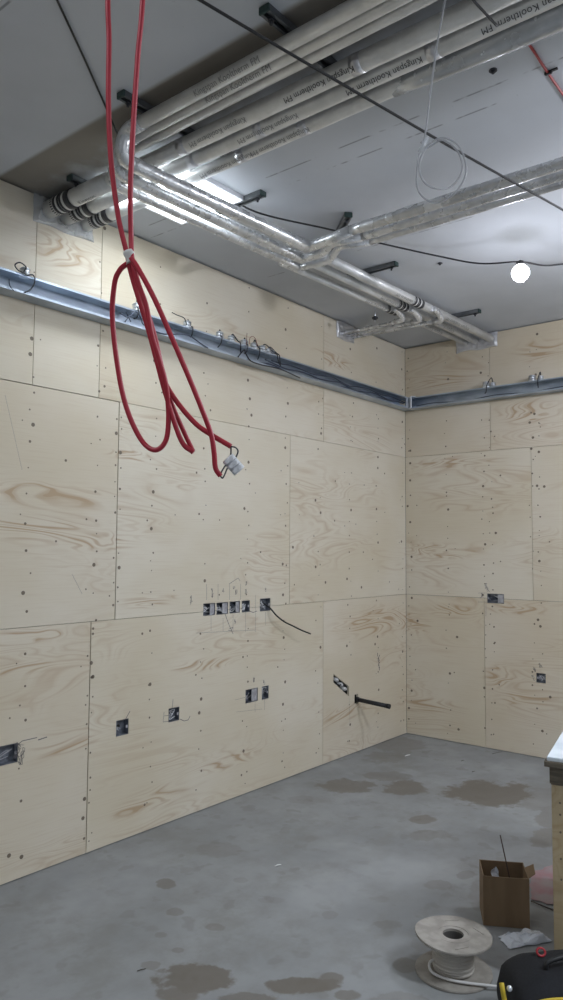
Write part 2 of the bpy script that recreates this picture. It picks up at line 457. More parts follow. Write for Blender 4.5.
# guide lines and scribbles pencilled round the openings
def pl(wb, pts, wd=.0022):
    f = onL if wb.side == 'L' else onR; i = 0 if wb.side == 'L' else 1
    wb.pencil([(f(*p)[i], f(*p).z) for p in pts], wd)
for x in (206.5, 218, 229.5, 240.5): pl(W, [(x, 584), (x, 600)])
for x, a, b in ((211,616,631),(223,618,632),(233,615,632),(245.5,612,632),(255.5,595,632),(265.5,612,625)): pl(W, [(x, a), (x, b)], .0018)
pl(W, [(196,633),(255,630)], .0015)
pl(W, [(249.5,611),(253,612.5),(257,611)], .004); pl(W, [(225,614),(229,625),(233,634)], .004); pl(W, [(229,629),(233,627),(231,631),(228,630)], .003)
for x, y in ((212,590),(212,595),(223,591),(234,588),(236,592),(246,583),(246,591),(265.5,589.5),(235,622),(191,598),(191,602),(254,680),(264,682)):
    p = onL(x, y); scrib(W, p.x, p.z, .018)
pl(W, [(229,584),(238,578),(240,581)], .003)
pl(W, [(255,698),(255,712)], .0018); pl(W, [(264.5,698),(264.5,710)], .0018); pl(W, [(235,700),(246,697)], .0015); pl(W, [(236,712),(262,709)], .0012)
pl(W, [(125,720),(130,711)], .004); pl(W, [(172,709),(173,699)], .003); pl(W, [(164,712),(163,722),(170,721)], .0025); pl(W, [(164,716),(170,715)], .0025)
pl(W, [(180,719),(184,721),(188,720),(190,716)], .004)
pl(W, [(16,746),(22,741),(37,737.5)], .004); pl(W, [(38,740),(47,737)], .005); pl(W, [(13,744),(24,745)], .0018)
for x, y in ((18,748),(22,752),(15,755),(20,760)): p = onL(x, y); scrib(W, p.x, p.z, .03)
pl(W, [(349,697),(350,725)], .0015)
p = onL(378.5, 661)
for k in range(7): W.pencil([(p.x+random.uniform(-.02,.02), p.z+.07-.02*k), (p.x+random.uniform(-.02,.02), p.z+.04-.02*k)], .008)
pl(W, [(5,395),(22,470)], .0012); pl(W, [(72,574),(82,594)], .0015)
# dark cavity behind the sheets
for h in (): pass
box(W.bm, (XB, .055, 0), (.2, .2, H), 3)
box(W.bm, (XB, .0175, -.0), (0, .02, .004), 3)
W.done('wall_left')

W = WallBuilder('R')
hr = [BX['k1'], BX['k2']]
y490 = onR(490, 400).y; y532 = onR(532, 520).y
row([YB, -3.17, y490, -.0003], Z2, HT, hr, W)
row([YB, -3.4, y532, -.0003], Z1, Z2, hr, W)
row([YB, -3.17, -.735, -.0003], 0.004, Z1, hr, W)
st = [-.04, y490, onR(447, 500).y, -.735, y532, -1.2, -1.6, -2.0, -2.4]
screws(W, st, (.06, 2.8), .12, hr)
screws(W, [s_-.04 for s_ in st], (.1, 2.8), .4, hr, .05); screws(W, st, (3.02, 3.42), .13, hr)
for y0 in (.45, .36, .30): pass
for x, y in ((486,586),(488,590),(482,596),(534,670),(533,677),(541,665)): p = onR(x, y); scrib(W, p.y, p.z, .025)
pl(W, [(478,593),(487,593)], .002); pl(W, [(478,602),(487,602)], .002); pl(W, [(486,604),(486,616)], .002)
box(W.bm, (.055, YB, 0), (.2, 0.0, H), 3)
W.done('wall_right')

# ------------------------------------------------------------------ steel back boxes in the cut-outs
def back_box(key, side, label, plate=None, wires=0, grp=None):
    a, b, c, d = BX[key]; e = .002
    P = (lambda u, z, y: Vector((u, y, z))) if side == 'L' else (lambda u, z, y: Vector((y, u, z)))
    T = thing('back_box', P((a+b)/2, c, .02), label, 'back box')
    bm = bmesh.new(); D = .040; th = .0016
    def bb(u0, u1, z0, z1, d0, d1, mi=0):
        p, q_ = P(u0, z0, d0), P(u1, z1, d1)
        box(bm, [min(p[i], q_[i]) for i in range(3)], [max(p[i], q_[i]) for i in range(3)], mi)
    a += e; b -= e; c += e; d -= e
    bb(a, b, c, d, D-th, D); bb(a, a+th, c, d, .001, D-th); bb(b-th, b, c, d, .001, D-th); bb(a+th, b-th, c, c+th, .001, D-th); bb(a+th, b-th, d-th, d, .001, D-th)
    obj('steel_box', bm, BOXM, T)
    zc = (c+d)/2
    for u in (a+.009, b-.009):
        bm = bmesh.new(); bb(u-.006, u+.006, zc-.008, zc+.008, .003, .005); obj('fixing_lug', bm, BOXL, T)
    if plate:
        u0 = a+(b-a)*plate[0]; u1 = a+(b-a)*plate[1]; bm = bmesh.new()
        bb(u0, u1, c+.003, d-.003, .006, .009); obj('blank_plate', bm, BOXL, T)
    bm = bmesh.new()
    k = bmesh.ops.create_circle(bm, cap_ends=True, radius=.012, segments=14)
    for v in bm.verts: v.co = P((a+b)/2 + v.co.x, zc + v.co.y, D-th-.0008)
    obj('knockout', bm, DARKGAP, T)
    for wi in range(wires):
        pts = [P(a+.01+random.random()*(b-a-.02), zc+random.uniform(-.02,.02), .03)]
        for i in range(4): pts.append(P(a+.008+random.random()*(b-a-.016), c+.01+random.random()*(d-c-.02), random.uniform(.008, .03)))
        tubeobj('wire_tail', catmull(pts, 6), .002, random.choice((WHT, BOXL, WIREN)), T, 6)
    return T
back_box('r1', 'L', 'steel back box at the left end of the row of four by the seam', (.62, 1), 2)
back_box('r2', 'L', 'steel back box second from left in the row of four by the seam', (.55, 1), 3)
back_box('r3', 'L', 'steel back box third from left in the row of four by the seam', (.66, 1), 2)
back_box('r4', 'L', 'steel back box at the right end of the row of four by the seam', None, 2)
back_box('up', 'L', 'wider steel back box with the black cable coming out of it', None, 2)
back_box('m1', 'L', 'double steel back box with grey plate on right, below the row of four', (.55, 1), 2)
back_box('m2', 'L', 'single black back box just right of the half-plated double one', None, 3)
back_box('a', 'L', 'square steel back box low on left wall with round hole, right of the tall seam', None, 1)
back_box('b', 'L', 'square steel back box low on left wall with pencil squiggle at its right', None, 2)
back_box('c', 'L', 'wide steel back box cut by the left edge of the photo', (0, .3), 2)
back_box('k1', 'R', 'wide steel back box on right-hand wall at the seam', (0, .38), 3)
back_box('k2', 'R', 'small square back box low on right-hand wall', None, 4)

# black cable out of the wide box
p0 = BX['up']; a = Vector(((p0[0]+p0[1])/2+.0, .02, (p0[2]+p0[3])/2+.01))
pts = [a, onL(270, 608, .02), onL(276, 615, .05), onL(284, 621.5, .07), onL(293, 626, .08), onL(301, 630, .09), onL(310.5, 633.8, .10)]
bm = bmesh.new(); tube(bm, catmull(pts), .0055, 8); T = tag(obj('cable_tail', bm, BLACK), 'black cable sticking out of wide back box on left wall', 'cable')

# slot with pale pipe ends, and the waste pipe
ctr = sum(q, Vector())/4
T = thing('pipe_tail', ctr+Vector((0, .03, 0)), 'pale pipe ends and clips inside the slanted slot in left wall', 'pipe')
for i, (s_, dz) in enumerate(((-.055, .04), (.005, -.005), (.055, -.045))):
    c0 = ctr + Vector((s_, .012, dz+.01))
    bm = bmesh.new(); cyl(bm, c0+Vector((0, .035, 0)), c0+Vector((0, -.012, -.004)), .015, 14); cyl(bm, c0+Vector((0, -.012, -.004)), c0+Vector((0, -.020, -.005)), .010, 12)
    obj('pipe_end', bm, PVC, T)
bm = bmesh.new(); tube(bm, catmull([ctr+Vector((-.08,.03,.05)), ctr+Vector((-.03,.0,.0)), ctr+Vector((.03,.015,.01)), ctr+Vector((.075,.0,-.06))]), .006, 8)
obj('wire_tail', bm, BLACK, T)
w0 = Vector(((WH[0]+WH[1])/2, .05, (WH[2]+WH[3])/2))
w1 = onL(389.5, 706.5, .30)
T = thing('waste_pipe', w0, 'black plastic waste pipe sticking out of left wall near corner', 'pipe')
bm = bmesh.new(); dirn = (w1-w0).normalized()
cyl(bm, w0, w1, .0165, 20); obj('pipe_barrel', bm, BLACK, T)
bm = bmesh.new(); cyl(bm, w1-dirn*.028, w1+dirn*.003, .0185, 20); obj('end_cap', bm, BLACK, T)
bm = bmesh.new(); cyl(bm, w0+dirn*.052, w0+dirn*.07, .021, 20); obj('collar', bm, BLACK, T)

# ------------------------------------------------------------------ steel cable channel along both walls
CZ0, CZ1, CD, TK = 2.863, 2.960, .10, .002
def chan(bm, P, u0, u1):
    def bb(z0, z1, d0, d1):
        p, q_ = P(u0, z0, d0), P(u1, z1, d1); box(bm, [min(p[i], q_[i]) for i in range(3)], [max(p[i], q_[i]) for i in range(3)])
    bb(CZ0, CZ1, 0, TK); bb(CZ0, CZ0+TK, TK, CD); bb(CZ1-TK, CZ1, TK, CD); bb(CZ0+TK, CZ0+.012, CD-TK, CD); bb(CZ1-.010, CZ1-TK, CD-TK, CD)
    bb(CZ0+.045, CZ0+.049, TK, TK+.003)
PL_ = lambda u, z, d: Vector((u, -d-.0008, z)); PR_ = lambda u, z, d: Vector((-d-.0008, u, z))
TL = thing('cable_channel', (-3, 0, CZ0), 'long galvanised steel channel along left wall below the ceiling', 'channel')
bm = bmesh.new(); chan(bm, PL_, -8.9, -.105); obj('steel_channel', bm, GALV, TL)
TR = thing('cable_channel', (0, -1, CZ0), 'galvanised steel channel along right-hand wall, carrying two clustered glands', 'channel')
bm = bmesh.new(); chan(bm, PR_, -6.3, -.002); obj('steel_channel', bm, GALV, TR)
# joint piece in the corner
cx, cy = -.105, -.078
bm = bmesh.new(); MB = Matrix.Translation((-.108, -.112, 0)) @ Matrix.Rotation(math.radians(-38), 4, 'Z'); box(bm, (-.004, -.034, CZ0-.004), (0, .026, CZ1+.008), M=MB); box(bm, (0, -.034, CZ1+.004), (.04, .026, CZ1+.008), M=MB); bev(bm, .0015)
obj('corner_bracket', bm, mat('white_painted_metal', (.9,.92,.95), .35), TR)
bm = bmesh.new(); box(bm, (-.165, -.1065, CZ0+.001), (-.130, -.1020, CZ1-.001)); bev(bm, .0015); obj('joint_plate', bm, GALV2, TL)
def gland(T, P, u, z, s, loops, wm=WIREB, tilt=0):
    s *= 1.45; q0 = .075
    bm = bmesh.new()
    cyl(bm, P(u, CZ1-.004, q0), P(u, CZ1+.008*s, q0), .020*s, 14)
    cyl(bm, P(u, CZ1+.008*s, q0), P(u, CZ1+.024*s, q0), .017*s, 6)
    cyl(bm, P(u, CZ1+.024*s, q0), P(u, CZ1+.030*s, q0), .018*s, 14, r2=.012*s)
    G = obj('cable_gland', bm, GALV2, T)
    for k in range(loops):
        pts = [P(u, CZ1+.028*s, q0)]
        h = random.uniform(.008, .045); wdt = random.uniform(-.03, .11)
        pts += [P(u+wdt*.3, CZ1+.028*s+h, .08), P(u+wdt*.9, CZ1+h*.9, .098), P(u+wdt*1.1, CZ1, .112), P(u+wdt*1.3, CZ1-.04, .106), P(u+wdt*1.8, CZ0+.03+random.random()*.02, .085)]
        bm = bmesh.new(); tube(bm, catmull(pts, 6), .0042, 6)
        obj('wire_tail', bm, wm, G)
gl = [(24,1.0,0),(137,1.15,2),(187.5,1.0,2),(220,1.0,2),(231.5,.95,1),(244.5,1.0,2),(254,1.0,1),(262.5,1.0,2),(268,.8,1),(273,.8,0)]
for px, s, lp in gl:
    u = on(1, -.075, px, 300).x
    gland(TL, PL_, u, CZ1, s, min(lp, 1))
for px in (486.5, 493, 532.5, 541):
    u = on(0, -.075, px, 385).y
    gland(TR, PR_, u, CZ1, 1.15 if px in (486.5, 532.5) else .85, 1 if px in (493, 541) else 0)
# loop of black wire on the first gland
def wireL(pxs, label, mt=WIREB, r=.004, off=.108):
    bm = bmesh.new(); tube(bm, catmull([onL(x, y, o_ if (o_ := (rest[0] if rest else off)) is not None else off) for x, y, *rest in pxs], 6), r, 6)
    return tag(obj('loose_wire', bm, mt), label, 'wire')
wireL([(24,273),(18,270),(15,265),(20,262.5),(26,267),(24,272),(27,275),(33,275),(35,281),(31,289),(25,292.5)], 'looped black wire on channel near the left edge of the photo', r=.0036)
wireL([(9,279),(10,286),(14,291)], 'short thin wire hanging in channel at far left', WIREN, .0028)
wireL([(120,313),(128,317),(136,312),(141,318),(143,324),(152,330),(165,334),(180,334),(190,336),(200,343),(208,348)], 'dark wire trailing in channel behind the red cable loop', WIREN, .004)
wireL([(125,322),(128,317),(126,312),(131,322)], 'small tangle of wire in channel left of the red bundle', WIREN, .003)
wireL([(172,312.5),(177,315),(184,318),(187,325)], 'thin black wire springing up just above channel beside red cable', r=.003)
wireL([(238,357),(244,350),(246,354),(251,361),(262,365),(280,369),(300,378)], 'black wire crossing down over the channel below the gland cluster', r=.0045)
wireL([(247,333),(246.5,345)], 'single upright red-brown wire above the gland cluster', mat('brown_wire', (.16,.05,.04), .5), .002)
wireL([(249.5,344),(250,338),(253,336.5),(256,340),(257,346)], 'small red-brown wire hoop above the gland cluster', mat('brown_wire', (.22,.05,.04), .5), .002)
for k, (lab) in enumerate(('upper dark wire lying along channel towards the corner', 'middle dark wire lying along channel towards the corner', 'lower dark wire lying along channel towards the corner')):
    u0 = on(1, -.05, 255+6*k, 350).x; pts = []
    n = 16
    for i in range(n):
        u = u0 + (-.14-u0)*i/(n-1)
        pts.append(PL_(u, CZ0+.016+.022*k+.010*math.sin(i*1.7+k*2), .072+.014*math.sin(i*1.1+k)+.004*k))
    bm = bmesh.new(); tube(bm, catmull(pts, 4), .0055, 6); tag(obj('loose_wire', bm, WIREN), lab, 'wire')
pts = [PR_(-.16-.12*i, CZ0+.018+.008*math.sin(i*1.3), .082+.008*math.sin(i)) for i in range(20)]
bm = bmesh.new(); tube(bm, catmull(pts, 4), .004, 6); tag(obj('loose_wire', bm, WIREN), 'dark wire lying along channel on right-hand wall', 'wire')

# ------------------------------------------------------------------ insulated pipes
def printed(T, s, A, B, r, start, size, mt, ang, parent_name='printing'):
    """lettering wrapped on the pipe A->B, beginning `start` m from A, running towards B; ang = mid angle (0 = down, 90 = towards -x)"""
    cu = bpy.data.curves.new('t', 'FONT'); cu.body = s; cu.size = size; cu.space_character = 1.05
    to = bpy.data.objects.new('t', cu); C.objects.link(to)
    dg = bpy.context.evaluated_depsgraph_get(); me = bpy.data.meshes.new_from_object(to.evaluated_get(dg))
    bpy.data.objects.remove(to); bm = bmesh.new(); bm.from_mesh(me); bpy.data.meshes.remove(me)
    bmesh.ops.triangulate(bm, faces=bm.faces)
    bmesh.ops.subdivide_edges(bm, edges=[e for e in bm.edges if e.calc_length() > .008], cuts=2, use_grid_fill=True)
    ax = (B-A).normalized(); dn = Vector((0, 0, -1)); sd = ax.cross(dn)
    upv = dn.cross(ax); a0 = math.radians(ang)*(1 if upv.x < 0 else -1)
    for v in bm.verts:
        th = a0 + (v.co.y-size*.35)/r
        R_ = dn*math.cos(th) + upv*math.sin(th)
        v.co = A + ax*(start+v.co.x) + R_*(r+.0012)
    return obj(parent_name, bm, mt, T)

def sector_band(T, A, B, r, t0, t1, kind=0):
    ax = (B-A).normalized(); bm = bmesh.new()
    fr = [(0, .34, 0), (.34, .62, 1), (.62, .84, 0), (.84, 1, 1)] if kind == 0 else [(0, .22, 1), (.22, .48, 0), (.48, 1, 1)]
    u1 = ax.cross(Vector((0, 0, 1))).normalized(); u2 = ax.cross(u1)
    if kind == 0:
        for q_ in range(26):       # short black ticks round the white band
            th = q_*2*math.pi/26; R_ = u1*math.cos(th)+u2*math.sin(th); W_ = u2*math.cos(th)-u1*math.sin(th)
            c_ = A+ax*(t0+(t1-t0)*.17)+R_*(r+.0024); h_ = ax*(t1-t0)*.12; w_ = W_*r*.07
            f = bm.faces.new([bm.verts.new(c_+e_) for e_ in (-h_-w_, h_-w_, h_+w_, -h_+w_)]); f.material_index = 1
    segs = fr
    for i, (a_, b_, black) in enumerate(segs):
        a_ = t0+(t1-t0)*a_; b_ = t0+(t1-t0)*b_
        cyl(bm, A+ax*a_, A+ax*b_, r+.0015+(0.0006 if black else 0), 24, 1 if black else 0)
    return obj('identification_band', bm, [WHITEB, PRINT], T)

ZA = 3.375
ZC = 3.27; ZQ = 3.385
def wob(i): return 1+.03*math.sin(i*2.3)
def zpt(x, y, z): return onZ(x, y, z)
Bs = [  # B run: left end, elbow, jog points, far end of branch ; z = ZC
    dict(xa=-3.945, r=.027, rb=.031, L=(-4.0+.055, -.885), ya=-3.0, E=(-2.705,-.945), J=[], X=(-2.735,-3.2), q=(-.905, -2.62), rq=.031, name='outermost'),
    dict(xa=-3.886, r=.022, rb=.027, L=(-3.886, -.775), ya=-2.42, E=(-2.59,-.815), J=[zpt(322.6,252.5,ZC), zpt(333,242,ZC)], X=(-2.635,-3.2), q=(-.785,-2.50), rq=.027, name='middle'),
    dict(xa=-3.832, r=.020, rb=.022, L=(-3.832, -.680), ya=-2.36, E=(-2.50,-.722), J=[zpt(329,261,ZC), zpt(339.7,246,ZC)], X=(-2.555,-3.2), q=(-.685,-2.40), rq=.023, name='inner'),
]
labs = ['foil insulated pipe along the step edge, its run hanging farthest from left wall',
        'foil insulated pipe between the other two that bend beneath the ceiling',
        'thinnest foil insulated pipe, its bent run hanging nearest the left wall']
lines = []
for k, d in enumerate(Bs):
    T = thing('insulated_pipe', (d['xa'], d['L'][1], ZC), labs[k], 'pipe', None); lines.append(T)
    a0 = Vector((d['xa'], d['ya'], ZA)); a1 = Vector((d['xa'], d['L'][1]-.10, ZA)); a2 = Vector((d['xa'], d['L'][1], ZC)); 
    if k > 0: head = [Vector((-5.3, d['ya'], ZA)), a0]
    else: head = [Vector((d['xa'], -4.2, ZA))]
    bm = bmesh.new(); P_ = fillet(head+[Vector((d['xa'], d['L'][1]-.13, ZA))], .07)
    tube(bm, P_, d['r'], 20); obj('ceiling_run', bm, FOIL, T)
    bm = bmesh.new(); tube(bm, fillet([Vector((d['xa'], d['L'][1]-.14, ZA)), Vector((d['xa'], d['L'][1]-.03, ZA)), Vector((d['xa'], d['L'][1], ZC)), Vector((d['xa']+.12, d['L'][1], ZC))], .06), d['r']+.004, 20)
    obj('elbow', bm, WRAP, T)
    L = Vector((d['xa']+.06, d['L'][1], ZC)); E = Vector((*d['E'], ZC)); X = Vector((*d['X'], ZC))
    bm = bmesh.new(); n = 40; tube(bm, [L.lerp(E, i/n) for i in range(n+1)], d['rb'], 20, rfun=lambda s, i, r=d['rb']: r*(1+.025*math.sin(i*1.9)+.02*math.sin(i*.7))); obj('wrapped_run', bm, WRAP, T)
    pts = [E+Vector((-.04, 0, 0)), E] + ([Vector((E.x, E.y-.10, ZC))] if not d['J'] else d['J'])
    last = pts[-1]; pts.append(Vector((d['X'][0]+(0 if k else .0), min(last.y-.12, -1.25), ZC)))
    bm = bmesh.new(); tube(bm, fillet(pts, .045), d['rb']*.92, 20); obj('elbow', bm, WRAP, T)
    bm = bmesh.new(); A_ = pts[-1]; tube(bm, [A_.lerp(X, i/30) for i in range(31)], d['rb']*.92, 20, rfun=lambda s, i, r=d['rb']*.88: r*(1+.03*math.sin(i*1.5))); obj('branch_run', bm, WRAP, T)
    # tee and straight run on to the right-hand wall
    qe = [((363, 276), (485.5, 336)), ((363, 287), (475.5, 341)), ((363, 298), (465, 342.5))][k]
    m0, m1 = zpt(*qe[0], ZQ), zpt(*qe[1], ZQ); qx = d['q'][1]; A_ = m0 + (m1-m0)*((qx-m0.x)/(m1.x-m0.x)); B_ = m0 + (m1-m0)*((-.002-m0.x)/(m1.x-m0.x)); qy = A_.y; QY = globals().setdefault('QY', []); QY.append(B_.y)
    bm = bmesh.new(); tube(bm, fillet([E+Vector((.0, .0, 0)), Vector((qx, qy, ZQ)), A_.lerp(B_, .08)], .05), d['rq'], 20); obj('tee_joint', bm, WRAP, T)
    bm = bmesh.new(); cyl(bm, A_, B_, d['rq'], 20); obj('wall_run', bm, FOIL, T)
    tb = {0: 417, 1: 404, 2: 392}[k]; yb = {0: 303, 1: 306, 2: 311}[k]
    bx_ = zpt(tb, yb, ZQ).x
    sector_band(T, A_, B_, d['rq']*1.06, bx_-qx-.10, bx_-qx-.03, 0); sector_band(T, A_, B_, d['rq']*1.06, bx_-qx-.02, bx_-qx+.04, 1)
    printed(T, 'Kingspan Kooltherm FM', B_, A_, d['rq'], .45, .035, PRINTF, 35)
    printed(T, 'Kingspan Kooltherm FM', B_, A_, d['rq'], 1.15, .035, PRINTF, 35)
    if k < 2: printed(T, 'Kingspan Kooltherm FM', Vector((d['xa'], -.6, ZA)), Vector((d['xa'], -3, ZA)), d['r'], .75, .032, PRINTF, 50)

# three straight pipes into the left wall
runs = [(-3.722, -3.668, .036), (-3.612, -3.578, .033), (-3.492, -3.500, .030)]
labs = ['printed foil insulated pipe entering left wall, farthest left of three stubs', 'printed foil insulated pipe entering left wall, middle of three stubs', 'printed foil insulated pipe entering left wall, stub nearest the lit panel']
for k, (x0, x1, r) in enumerate(runs):
    T = thing('insulated_pipe', (x0, 0, ZA), labs[k], 'pipe')
    A_ = Vector((x0, -.004, ZA)); B_ = Vector((x1, -4.6, ZA))
    bm = bmesh.new(); n = 60
    tube(bm, [A_.lerp(B_, i/n) for i in range(n+1)], r, 24, rfun=lambda s, i, r=r: r*(1+.015*math.sin(i*2.1+k))); obj('pipe_run', bm, FOIL, T)
    for a_, kk in ((.085, 0), (.165, 1)): sector_band(T, A_, B_, r*1.27, a_, a_+.072, kk)
    bm = bmesh.new(); ax = (B_-A_).normalized(); cyl(bm, A_+ax*.008, A_+ax*.52, r*1.22, 24); obj('insulation_sleeve', bm, FOIL, T)
    for (px_, py_, mt_) in [[(356, 72, PRINT), (247, 122, PRINTF)], [(421, 59, PRINT), (580, -12, PRINT), (293, 113, PRINTF)], [(307, 128, PRINTF), (247, 152, PRINTF), (500, 42, PRINTF)]][k]:
        printed(T, 'Kingspan Kooltherm FM', B_, A_, r*1.03, on(2, ZA-r, px_, py_).y+4.6, .031, mt_, [38, 32, 28][k])
    if k == 0: printed(T, 'Kingspan', A_, B_, r*1.22, .28, .034, PRINT, 10)
    for j, t_ in enumerate(([1.0, 1.9], [.95, 1.35, 2.15], [1.15, 1.5, 2.4])[k]):
        bm = bmesh.new(); ax = (B_-A_).normalized(); cyl(bm, A_+ax*t_, A_+ax*(t_+.045), r*1.03, 24); obj('tape_band', bm, TAPE, T)
# clear film wrapped loosely round the outer pipe
bm = bmesh.new(); A_ = Vector((-3.492, -1.95, ZA)); B_ = Vector((-3.50, -4.6, ZA))
tube(bm, [A_.lerp(B_, i/24) for i in range(25)], .045, 20, rfun=lambda s, i: .031+.017*min(1, i/4)+.0012*math.sin(i*1.3)); obj('film_wrapping', bm, SMOOTHF, T)

# small branch pipes from the left wall up to the wall runs
labs = ['thin pipe from left wall to the ceiling pipes, nearest the camera', 'thin pipe from left wall to the ceiling pipes, second of three', 'thin pipe from left wall to the ceiling pipes, nearest the corner']
ends = [(-1.42, -.655), (-1.18, -.765), (-.98, -.87)]
QY = QY[::-1]
for k, (ex, ey) in enumerate(ends):
    x0 = -1.03 + .075*k
    zz = 3.345
    sx = [-1.03, -.955, -.88][k]
    A_ = Vector((sx, -.004, zz)); tgt = Vector((sx-.05+.02*k, QY[k]-.004, zz+.012))
    T = thing('branch_pipe', A_, labs[k], 'pipe')
    bm = bmesh.new(); tube(bm, fillet([A_, Vector((sx, tgt.y+.17, zz-.010)), tgt+Vector((0,.07,-.030))], .05), .016, 14); obj('pipe_run', bm, WRAP, T)
    bm = bmesh.new(); tube(bm, fillet([tgt+Vector((0,.08,-.030)), tgt+Vector((0, .0,-.030)), tgt+Vector((-.10, 0, .012)), tgt+Vector((-.16, 0, .018))], .04), .021, 14); obj('elbow', bm, WRAP, T)

# foil collars at the walls, crinkled sheet
def collar(name, P, u0, u1, z0, z1, label, m_, amp=.008, n=18, d0=.004):
    bm = bmesh.new(); G = []
    for i in range(n+1):
        rowv = []
        for j in range(n+1):
            u = u0+(u1-u0)*i/n; z = z0+(z1-z0)*j/n
            e = noise.noise(Vector((u*9, z*9, 3)))*.012
            hh = d0+.006+amp*(noise.noise(Vector((u*30, z*30, 1)))+.5)
            if i in (0, n): u += e
            if j in (0, n): z = min(z+e, H-.003); hh = d0
            if i in (0, n): hh = d0
            rowv.append(bm.verts.new(P(u, min(z, H-.003), max(hh, .002))))
        G.append(rowv)
    for i in range(n):
        for j in range(n): bm.faces.new((G[i][j], G[i+1][j], G[i+1][j+1], G[i][j+1]))
    ex = bmesh.ops.extrude_face_region(bm, geom=list(bm.faces))
    for v in ex['geom']:
        if isinstance(v, bmesh.types.BMVert): v.co += P(0, 0, -.002)-P(0, 0, 0)
    return tag(obj(name, bm, m_), label, 'sealing collar')
collar('foil_collar', PR_, -.88, -.50, 3.315, H-.003, 'crinkled foil collar where ceiling pipes enter the right-hand wall', TAPE)
collar('foil_collar', PL_, -1.085, -.84, 3.30, H-.003, 'crinkled foil collar where thin pipes enter left wall near the corner', TAPE)
collar('film_collar', PL_, -3.80, -3.43, 3.295, H-.003, 'cloudy plastic film collar round the three stubs at left wall', FILM, .02)

# ------------------------------------------------------------------ strut rails under the ceiling
STRUT = noisy('dull_grey_strut', (.13,.14,.15), (.20,.21,.22), 9, .5, .5)
CAPM = mat('dark_green_cap', (.03,.06,.055), .5)
def rail(p, q_, label, rod=None):
    """galvanised strut rail between two points just under the ceiling"""
    p = Vector(p); q_ = Vector(q_); T = thing('strut_rail', (p+q_)/2, label, 'rail')
    ax = (q_-p).normalized(); N = Vector((-ax.y, ax.x, 0)); bm = bmesh.new(); L = (q_-p).length
    M = Matrix((ax, N, Vector((0, 0, 1)))).transposed().to_4x4(); M.translation = p
    zt = 0; h = .026
    box(bm, (0, -.0205, -.003), (L, .0205, 0), M=M); box(bm, (0, -.0205, -h), (L, -.0175, -.003), M=M); box(bm, (0, .0175, -h), (L, .0205, -.003), M=M)
    box(bm, (0, -.0175, -h), (L, -.010, -h+.003), M=M); box(bm, (0, .010, -h), (L, .0175, -h+.003), M=M)
    obj('steel_strut', bm, STRUT, T)
    bm = bmesh.new(); box(bm, (-.006, -.022, -h-.002), (.004, .022, -.0005), M=M); bev(bm, .002); obj('end_cap', bm, CAPM, T)
    bm = bmesh.new(); cyl(bm, M @ Vector((.035, 0, -h-.022)), M @ Vector((.035, 0, -h)), .006, 8); cyl(bm, M @ Vector((.035, 0, -h-.01)), M @ Vector((.035, 0, -h-.003)), .012, 6)
    obj('bolt', bm, WIREB, T)
zr = H-.001
rail((-4.075, -1.80, zr-.013), (-3.40, -1.80, zr), 'steel strut rail above the bundle, its end by the crossing black cable')
rail((-4.075, -1.05, zr-.013), (-3.40, -1.05, zr), 'steel strut rail above the bundle, its end beside the red cables')
rail((-4.075, -2.75, zr-.013), (-3.40, -2.75, zr), 'steel strut rail above the bundle near the top of the photo')
rail((-3.79, -.30, zr), (-3.40, -.30, zr), 'steel strut rail over the three pipe stubs by left wall')
rail((-3.075, -.935, zr), (-3.075, -.60, zr), 'steel strut rail right of the bright ceiling panel')
rail((-2.60, -1.14, zr), (-2.24, -.75, zr), 'steel strut rail at the pipe elbows')
rail((-1.83, -.985, zr), (-1.83, -.60, zr), 'steel strut rail midway along the straight pipes')
rail((-.62, -1.0, zr), (-.62, -.60, zr), 'steel strut rail nearest the right-hand wall')
# hanger rod near the thin branch pipes
T = thing('hanger_rod', (-1.16, -.48, H), 'threaded hanger rod with black clamp beside the thin branch pipes', 'hanger')
hp = onZ(375, 318, 3.33)
bm = bmesh.new(); cyl(bm, (hp.x, hp.y, H), (hp.x, hp.y, hp.z-.03), .004, 8); obj('rod', bm, GALV2, T)
bm = bmesh.new(); cyl(bm, (hp.x, hp.y, hp.z+.006), (hp.x, hp.y, hp.z-.006), .022, 12); cyl(bm, (hp.x, hp.y, hp.z+.012), (hp.x, hp.y, hp.z-.016), .011, 6); obj('clamp', bm, WIREB, T)

# ------------------------------------------------------------------ lit ceiling panel
T = thing('light_panel', (-3.37, -.58, H), 'glowing flat light panel on the ceiling behind the pipes', 'ceiling light')
bm = bmesh.new(); lo = (-3.66, -.82, 3.424); hi = (-3.085, -.345, H-.001); fr = .012
box(bm, (lo[0], lo[1], lo[2]), (hi[0], lo[1]+fr, hi[2])); box(bm, (lo[0], hi[1]-fr, lo[2]), (hi[0], hi[1], hi[2]))
box(bm, (lo[0], lo[1]+fr, lo[2]), (lo[0]+fr, hi[1]-fr, hi[2])); box(bm, (hi[0]-fr, lo[1]+fr, lo[2]), (hi[0], hi[1]-fr, hi[2])); obj('panel_frame', bm, WHT, T)
bm = bmesh.new(); box(bm, (lo[0]+fr, lo[1]+fr, lo[2]+.004), (hi[0]-fr, hi[1]-fr, hi[2])); obj('diffuser', bm, mat('lit_diffuser', (.9,.9,.9), .5, emis=(.86,.93,1), es=3.2), T)

